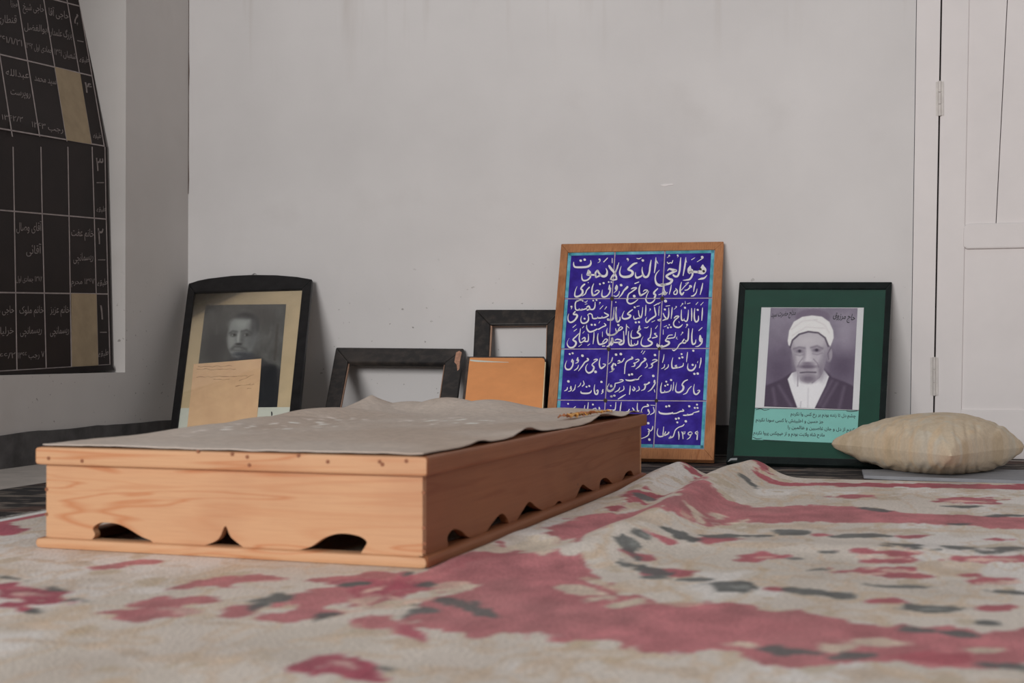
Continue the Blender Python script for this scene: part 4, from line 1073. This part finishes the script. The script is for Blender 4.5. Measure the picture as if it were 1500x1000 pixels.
uy = np.concatenate([np.linspace(-6.9, -4.7, 60)[:-1], np.linspace(-4.7, -1.15, 460)])
nx, ny = len(ux), len(uy)
X, Y = np.meshgrid(ux, uy); X = X.ravel(); Y = Y.ravel()
Z = carpet_h(X, Y)
wx = X + (fbm(X * 22, Y * 22, 151) - .45) * .035 + (fbm(X * 70, Y * 70, 155) - .45) * .012
wy = Y + (fbm(X * 22 + 7, Y * 22, 161) - .45) * .050 + (fbm(X * 70, Y * 70 + 3, 165) - .45) * .016
CREAM, PINK, ROSE, DARK, TAN, SAND = (178, 169, 160), (156, 99, 102), (147, 80, 87), (84, 85, 84), (172, 153, 134), (166, 157, 147)
cp = Paint(X, Y, CREAM)
n1 = fbm(X * 4.5, Y * 3.2, 171, 4); n2 = fbm(X * 9, Y * 5, 175, 4); n3 = fbm(X * 5 + 3, Y * 3 + 4, 181, 4); n4 = fbm(X * 14 + 3, Y * 9 + 4, 185, 3)
cp.mixc(np.clip((n1 - .49) * 18, 0, 1) * .6, SAND)
cp.mixc(np.clip((n3 - .53) * 22, 0, 1) * .8, (187, 182, 178))
cp.mixc(np.clip(1 - np.abs(n2 - .47) * 30, 0, 1) * .7, TAN)
cp.mixc(np.clip((n4 - .60) * 22, 0, 1) * .6, (158, 143, 122))
cp.mixc(np.clip(1 - np.abs(n3 - .44) * 34, 0, 1) * .6, (168, 146, 122))
RAG = [(fbm(X * 26 + 11 * q, Y * 17 + 5 * q, 300 + 7 * q, 4) - .47) for q in range(4)]
TEX = [fbm(X * 18 + 3 * q, Y * 12 + 9 * q, 340 + 7 * q, 3) for q in range(3)]
blot_n = [0]
vis = [on_carpet(x, y) for x, y in ((-80, 742), (400, 742), (900, 700), (1560, 700), (1560, 1010), (-80, 1010))]
outside = np.clip(sdpoly(X, Y, vis) / .15, 0, 1)
cp.mixc(outside * np.clip((fbm(X * 1.6, Y * 2.2, 191) - .5) * 20, 0, 1), PINK)
cp.mixc(outside * np.clip((fbm(X * 5, Y * 6, 195) - .6) * 20, 0, 1), DARK)
def blot(P, col, a=1.0, soft=.006):
    Q = np.array([on_carpet(*p) for p in P])
    lo, hi = Q.min(0) - .08, Q.max(0) + .08
    m = (wx > lo[0]) & (wx < hi[0]) & (wy > lo[1]) & (wy < hi[1])
    if not m.any(): return
    s = sdpoly(wx[m], wy[m], Q)
    idx = np.nonzero(m)[0]
    blot_n[0] += 1
    size = min(.05, .35 * float(np.sqrt((hi - lo - .16).prod())))     # small motifs fray less
    s = s + RAG[blot_n[0] % 4][idx] * 2.2 * size
    mk = a * np.clip(.5 - s / (2 * soft), 0, 1)
    tone = 1 + (TEX[blot_n[0] % 3][idx] - .47) * .35
    cp.c[idx] += mk[:, None] * (np.array(col, float) * tone[:, None] - cp.c[idx])
def crop_pts(o, s, P): return [(o[0] + x / s, o[1] + y / s) for x, y in P]
def ell_pts(o, s, cx, cy, rx, ry, ang=0, n=18):
    t = math.radians(ang)
    return [(o[0] + (cx + rx * math.cos(q) * math.cos(t) - ry * math.sin(q) * math.sin(t)) / s, o[1] + (cy + rx * math.cos(q) * math.sin(t) + ry * math.sin(q) * math.cos(t)) / s) for q in np.linspace(0, 2 * math.pi, n, endpoint=False)]
c3, cB, cA = ((900, 660), 2.5), ((500, 740), 3.0), ((0, 740), 2.5)
blot(crop_pts(*c3, [(-20, 245), (100, 215), (170, 195), (230, 165), (290, 118), (330, 112), (370, 140), (420, 180), (520, 205), (700, 198), (840, 205), (1000, 215), (1100, 230), (1560, 245), (1560, 290), (1200, 270), (1050, 265), (800, 262), (600, 262), (450, 265), (300, 270), (230, 228), (180, 212), (100, 232), (-20, 268)]), PINK)
blot([(627, 837), (650, 822), (713, 804), (740, 795), (753, 800), (790, 811), (826, 803), (843, 810), (860, 840), (893, 863), (943, 873), (1000, 883), (1068, 884), (1124, 892), (1180, 900), (1300, 916), (1380, 922), (1540, 922), (1540, 976), (1460, 976), (1380, 970), (1260, 968), (1140, 970), (1076, 958), (1000, 958), (933, 958), (910, 942), (867, 937), (783, 933), (687, 931), (633, 920), (600, 905), (640, 870), (590, 850)], PINK)
blot([(790, 782), (833, 760), (893, 750), (905, 764), (843, 795), (815, 786)], PINK)
blot([(975, 680), (984, 676), (1000, 675), (1024, 699), (1032, 704), (1012, 700), (998, 684)], ROSE)
blot([(1068, 678), (1080, 674), (1098, 675), (1126, 697), (1158, 706), (1560, 710), (1560, 717), (1148, 711), (1114, 702), (1092, 684)], ROSE)
blot([(898, 742), (940, 716), (964, 726), (982, 723), (934, 737), (898, 748)], ROSE)
blot([(632, 838), (700, 812), (760, 796), (720, 815), (660, 838)], ROSE, .5)
for o_s, lst, col, al in (
    (cB, [(870, 175, 110, 36, -4), (670, 190, 42, 16, 12), (1050, 372, 92, 14, 10), (1110, 412, 72, 12, -10), (1260, 430, 60, 18, -15), (500, 365, 90, 18, -6)], (178, 166, 150), .9),
    (c3, [(290, 222, 70, 9, 42), (370, 242, 30, 12, 0), (462, 258, 40, 8, -10), (460, 712, 50, 14, 4), (820, 715, 80, 14, -3), (960, 703, 110, 16, 2), (1350, 730, 110, 14, 0), (60, 555, 60, 12, -12)], (176, 162, 146), .9),
    (c3, [(170, 238, 110, 16, -8), (230, 560, 120, 12, 0), (60, 505, 70, 14, 12), (500, 345, 160, 8, 0), (640, 460, 120, 9, 0), (1240, 430, 110, 30, 0), (900, 165, 85, 12, 0), (1150, 600, 260, 12, 2), (640, 275, 180, 8, 0), (1000, 290, 260, 7, 1), (150, 800, 160, 14, 6), (1000, 815, 200, 14, 0)], TAN, .6),
    (cA, [(200, 500, 210, 10, 3), (400, 525, 160, 9, 8), (700, 560, 200, 12, 0), (900, 440, 160, 9, 4), (1250, 480, 200, 12, -4), (100, 440, 140, 8, 0), (1350, 550, 120, 9, 6), (250, 210, 120, 8, 4)], TAN, .6),
    (cB, [(1120, 220, 60, 36, 70), (250, 600, 120, 14, 5), (900, 690, 130, 16, -12), (960, 740, 60, 24, -60), (430, 720, 180, 14, 6), (1080, 640, 160, 9, 4), (1190, 360, 90, 14, 25)], TAN, .7),
    (c3, [(170, 320, 60, 14, 22), (380, 322, 72, 11, 0), (110, 385, 82, 14, 10), (200, 443, 100, 14, 0), (545, 388, 92, 17, 0), (580, 505, 52, 10, 2), (990, 372, 150, 13, 2), (1020, 400, 110, 9, -2), (930, 440, 160, 13, -2), (1080, 455, 90, 12, 3), (1370, 395, 150, 12, 0), (1400, 475, 110, 16, 0), (1290, 455, 60, 8, 0), (990, 550, 72, 12, 0), (1400, 575, 72, 12, 0), (1100, 312, 62, 7, 0), (760, 308, 42, 7, 0), (1400, 325, 62, 7, 0), (880, 168, 78, 7, 0), (1300, 182, 125, 12, 0), (1150, 755, 150, 20, 2), (80, 148, 50, 10, -20)], ROSE, .9),
    (cA, [(440, 220, 150, 12, -5), (820, 280, 185, 16, -5), (570, 392, 150, 26, -6), (640, 358, 180, 18, -5), (890, 388, 105, 25, -4), (1110, 400, 140, 30, -3), (1210, 335, 150, 34, -6), (1430, 298, 95, 38, -10), (1400, 435, 110, 20, 20), (440, 395, 80, 10, 0), (1290, 265, 160, 14, -3)], PINK, .95),
    (cA, [(110, 330, 160, 26, 5), (40, 368, 70, 18, 0), (60, 300, 90, 12, 4), (1240, 592, 120, 42, 4), (1330, 612, 55, 36, 0), (1200, 560, 70, 16, 0), (1440, 300, 60, 20, -10), (25, 88, 60, 18, -6)], (142, 72, 84), .95),
    (cB, [(150, 380, 110, 50, -4), (60, 340, 90, 24, -6), (300, 330, 50, 34, 30), (300, 560, 70, 14, 30)], (150, 82, 92), .8)):
    for e_ in lst: blot(ell_pts(*o_s, *e_), col, al)
# swirled petals of the rose beside the box
for e_ in ((120, 410, 74, 14, -12), (150, 445, 80, 12, -6), (60, 420, 40, 20, 20), (140, 370, 60, 9, -18), (210, 410, 34, 9, 20), (30, 470, 60, 9, -4), (480, 350, 90, 12, -4), (330, 420, 90, 12, -8)):
    blot(ell_pts(*cB, *e_), (186, 160, 146), .85)
for o_s, lst in (
    (c3, [(95, 305, 50, 13, 28), (60, 350, 62, 17, 50), (240, 310, 62, 10, 20), (95, 428, 100, 9, 12), (440, 312, 120, 7, 0), (650, 300, 72, 11, 0), (900, 311, 112, 8, 0), (780, 370, 36, 6, 0), (1070, 350, 62, 9, 6), (1250, 358, 72, 9, 0), (1420, 362, 82, 8, -3), (440, 500, 86, 18, 0), (300, 470, 72, 8, 0), (700, 515, 80, 12, 8), (820, 530, 55, 14, 5), (1180, 575, 142, 14, 0), (1370, 632, 52, 8, 0), (1050, 495, 132, 6, 2), (1450, 520, 84, 8, 5), (1170, 662, 165, 13, 5), (630, 732, 92, 14, 2), (890, 748, 102, 14, 0), (1400, 785, 112, 16, 6), (740, 437, 32, 5, 0), (660, 397, 20, 4, 0), (150, 460, 42, 9, 0), (490, 112, 36, 8, 40), (960, 215, 62, 4, 5), (1280, 268, 52, 4, 0), (100, 165, 30, 10, 20), (1280, 204, 60, 4, 0), (1430, 240, 90, 4, 0)]),
    (cA, [(990, 350, 78, 24, -8), (930, 375, 40, 18, 0), (1180, 412, 46, 16, -6), (60, 272, 64, 6, 10), (110, 388, 32, 8, 0), (280, 345, 42, 5, -10), (320, 350, 9, 4, 0), (1400, 595, 48, 7, 2), (210, 305, 40, 5, 8), (1290, 290, 70, 6, -6)]),
    (cB, [(345, 322, 58, 13, 42), (330, 470, 90, 24, -12), (560, 450, 112, 20, 22), (60, 350, 60, 8, -6), (670, 485, 26, 7, 4)])):
    for e_ in lst: blot(ell_pts(*o_s, *e_), DARK, .9)
for e_ in ((105, 308, 26, 5, 28), (70, 345, 26, 6, 50), (460, 498, 30, 5, 0), (1170, 577, 60, 4, 0)): blot(ell_pts(*c3, *e_), (128, 130, 126), .7)
for e_ in ((1000, 388, 120, 5, 1), (900, 452, 90, 5, -3), (1050, 440, 70, 5, 4), (1380, 400, 90, 5, 0), (1400, 482, 70, 6, 0), (1290, 186, 80, 5, 0), (545, 392, 40, 5, 0), (930, 430, 40, 5, 0), (1110, 372, 30, 5, 8)):
    blot(ell_pts(*c3, *e_), (186, 158, 146), .85)
for e_ in ((110, 325, 70, 8, 6), (60, 345, 30, 6, 0), (1250, 585, 50, 10, 10), (640, 380, 60, 7, -4), (700, 388, 50, 9, 0), (1000, 275, 60, 6, -4)):
    blot(ell_pts(*cA, *e_), (178, 150, 142), .8)
# bound edge on the left: red line, then white selvedge
cp.mixc(np.clip((1.115 - X) / .012, 0, 1) * (fbm(Y * 6, X * 6, 201) > .2), ROSE)
cp.mixc(np.clip((1.075 - X) / .006, 0, 1), (196, 190, 186))
cp.mixc(np.clip((fbm(X * 5, Y * 5, 205) - .42) * 4, 0, 1) * .14, (120, 108, 100))     # ground-in dirt
V0 = np.column_stack([X, Y, Z]); F0 = grid_faces(nx, ny)
b_idx = np.concatenate([np.arange(nx), np.arange(2 * nx - 1, nx * ny, nx), np.arange(nx * ny - 2, nx * (ny - 1) - 1, -1), np.arange(nx * (ny - 2), 0, -nx)])
rim = V0[b_idx] - np.array((0, 0, .0030)); off = len(V0); nb = len(b_idx); ii = np.arange(nb); jj = (ii + 1) % nb
FR = np.stack([b_idx[ii], off + ii, off + jj, b_idx[jj]], -1)
carpet = np_mesh('floral_carpet', np.vstack([V0, rim]), np.vstack([F0, FR]), M['carpet'])
set_col(carpet.data, np.vstack([cp.c, cp.c[b_idx] * .7]), K * 1.28)
tag(carpet, 'worn cream and pink floral carpet rucked into folds beside the pine box', 'carpet')
V, F = [], []
yy = -4.6
while yy < -1.2:
    ln = random.uniform(.03, .055); dv = random.uniform(-.012, .012); b = len(V)
    V += [(1.042, yy - .0022, CARPET_Z - .001), (1.042, yy + .0022, CARPET_Z - .001), (1.042 - ln, yy + dv + .0012, RUG_Z + .0016), (1.042 - ln, yy + dv - .0012, RUG_Z + .0016)]
    F.append((b, b + 1, b + 2, b + 3)); yy += random.uniform(.005, .009)
fringe = mobj('fringe', V, F, varied('white_fringe', C(190, 184, 178), .1, 30, .9), carpet); fringe['kind'] = 'stuff'

# ---- grey cloth under the cushion
pts = [on_floor(*p, RUG_Z) for p in ((1262.5, 694), (1265, 703), (1300, 704.5), (1400, 707.5), (1500, 711))]
dirx = (pts[4] - pts[1]).normalized(); outl = [pts[0], pts[1], pts[2], pts[3], pts[4], pts[4] + dirx * .45]
back = [outl[-1] + Vector((-.08, .5, 0)), outl[0] + Vector((.45, .14, 0))]
poly = [(p.x, p.y + .045) for p in outl + back]
mat_ = prism('grey_mat', poly, RUG_Z + .001, RUG_Z + .013, varied('grey_blue_cloth', C(122, 123, 127), .1, 16, .9, .4), None, .003)
tag(mat_, 'folded grey cloth mat lying flat under the beige cushion', 'mat')

# ---- beige cushion
MZ = RUG_Z + .013
HM = .102
Lt, Ft, Rt = on_floor(1216, 650, HM), on_floor(1393, 668, HM), on_floor(1501, 655, HM)
Bt = Lt + Rt - Ft + Vector((.20, -.32, 0))
n = 90
u, v = np.meshgrid(np.linspace(-1, 1, n), np.linspace(-1, 1, n)); u = u.ravel(); v = v.ravel()
def cushion(sign):
    pu = u * (1 - .055 * (1 - v ** 2) ** 1.0 * np.abs(u) ** 2); pv = v * (1 - .055 * (1 - u ** 2) * np.abs(v) ** 2)
    a, b = (pu + 1) / 2, (pv + 1) / 2
    P = [np.array(q) for q in (Lt, Ft, Rt, Bt)]
    pos = P[0] * ((1 - a) * (1 - b))[:, None] + P[1] * (a * (1 - b))[:, None] + P[2] * (a * b)[:, None] + P[3] * ((1 - a) * b)[:, None]
    th = np.clip((1 - u ** 2) * (1 - v ** 2), 0, 1) ** .37
    # puckers fanning out of the seams
    ang = 17 * u * (1 - np.abs(v) * .3) + 15 * v * (1 - np.abs(u) * .3)
    edge = np.clip(np.maximum(np.abs(u), np.abs(v)) * 1.6 - .7, 0, 1) * np.clip((1 - np.maximum(np.abs(u), np.abs(v))) * 9, 0, 1)
    pk = .0045 * edge * (np.sin(ang * 1.7 + 3 * fbm(u * 4 + 8, v * 4 + 8, 221)) + .6 * np.sin(ang * 3.1 + 5 * fbm(u * 5 + 9, v * 5 + 3, 225)))
    lump = .012 * (fbm(u * 2 + 5, v * 2 + 5, 231) - .45) * th
    pos[:, 2] += sign * (th * (.130 if sign > 0 else .105) + pk * 1.0) + lump
    if sign < 0: pos[:, 2] = np.maximum(pos[:, 2], MZ + .0012)
    return pos
top, bot = cushion(1), cushion(-1)
bot = np.minimum(bot, np.column_stack([bot[:, 0], bot[:, 1], top[:, 2] - .0]))
F0 = grid_faces(n, n)
pc = Paint(u, v, (178, 163, 142))
sA = fbm(u * 3 + 3, v * 9 + 3, 241); sB = fbm(u * 9 + 3, v * 2.2 + 3, 245)
pc.mixc(np.clip((sA - .48) * 9, 0, 1) * .5, (172, 168, 158)); pc.mixc(np.clip((sB - .50) * 9, 0, 1) * .5, (186, 160, 128)); pc.mixc(np.clip((fbm((u + v) * 2 + 4, (u - v) * 9 + 20, 251) - .5) * 12, 0, 1) * .35, (164, 148, 126))
pc.mixc(np.clip((fbm(u * 5, v * 5 + 9, 249) - .56) * 10, 0, 1) * .4, (160, 140, 112))
cush = np_mesh('cushion', np.vstack([top, bot]), np.vstack([F0, F0[:, ::-1] + n * n]), attr_mat('beige_cushion_cloth', .9, 90, .1, .25))
set_col(cush.data, np.vstack([pc.c, pc.c]))
tag(cush, 'plump beige cushion with puckered corners lying below the white door', 'cushion')
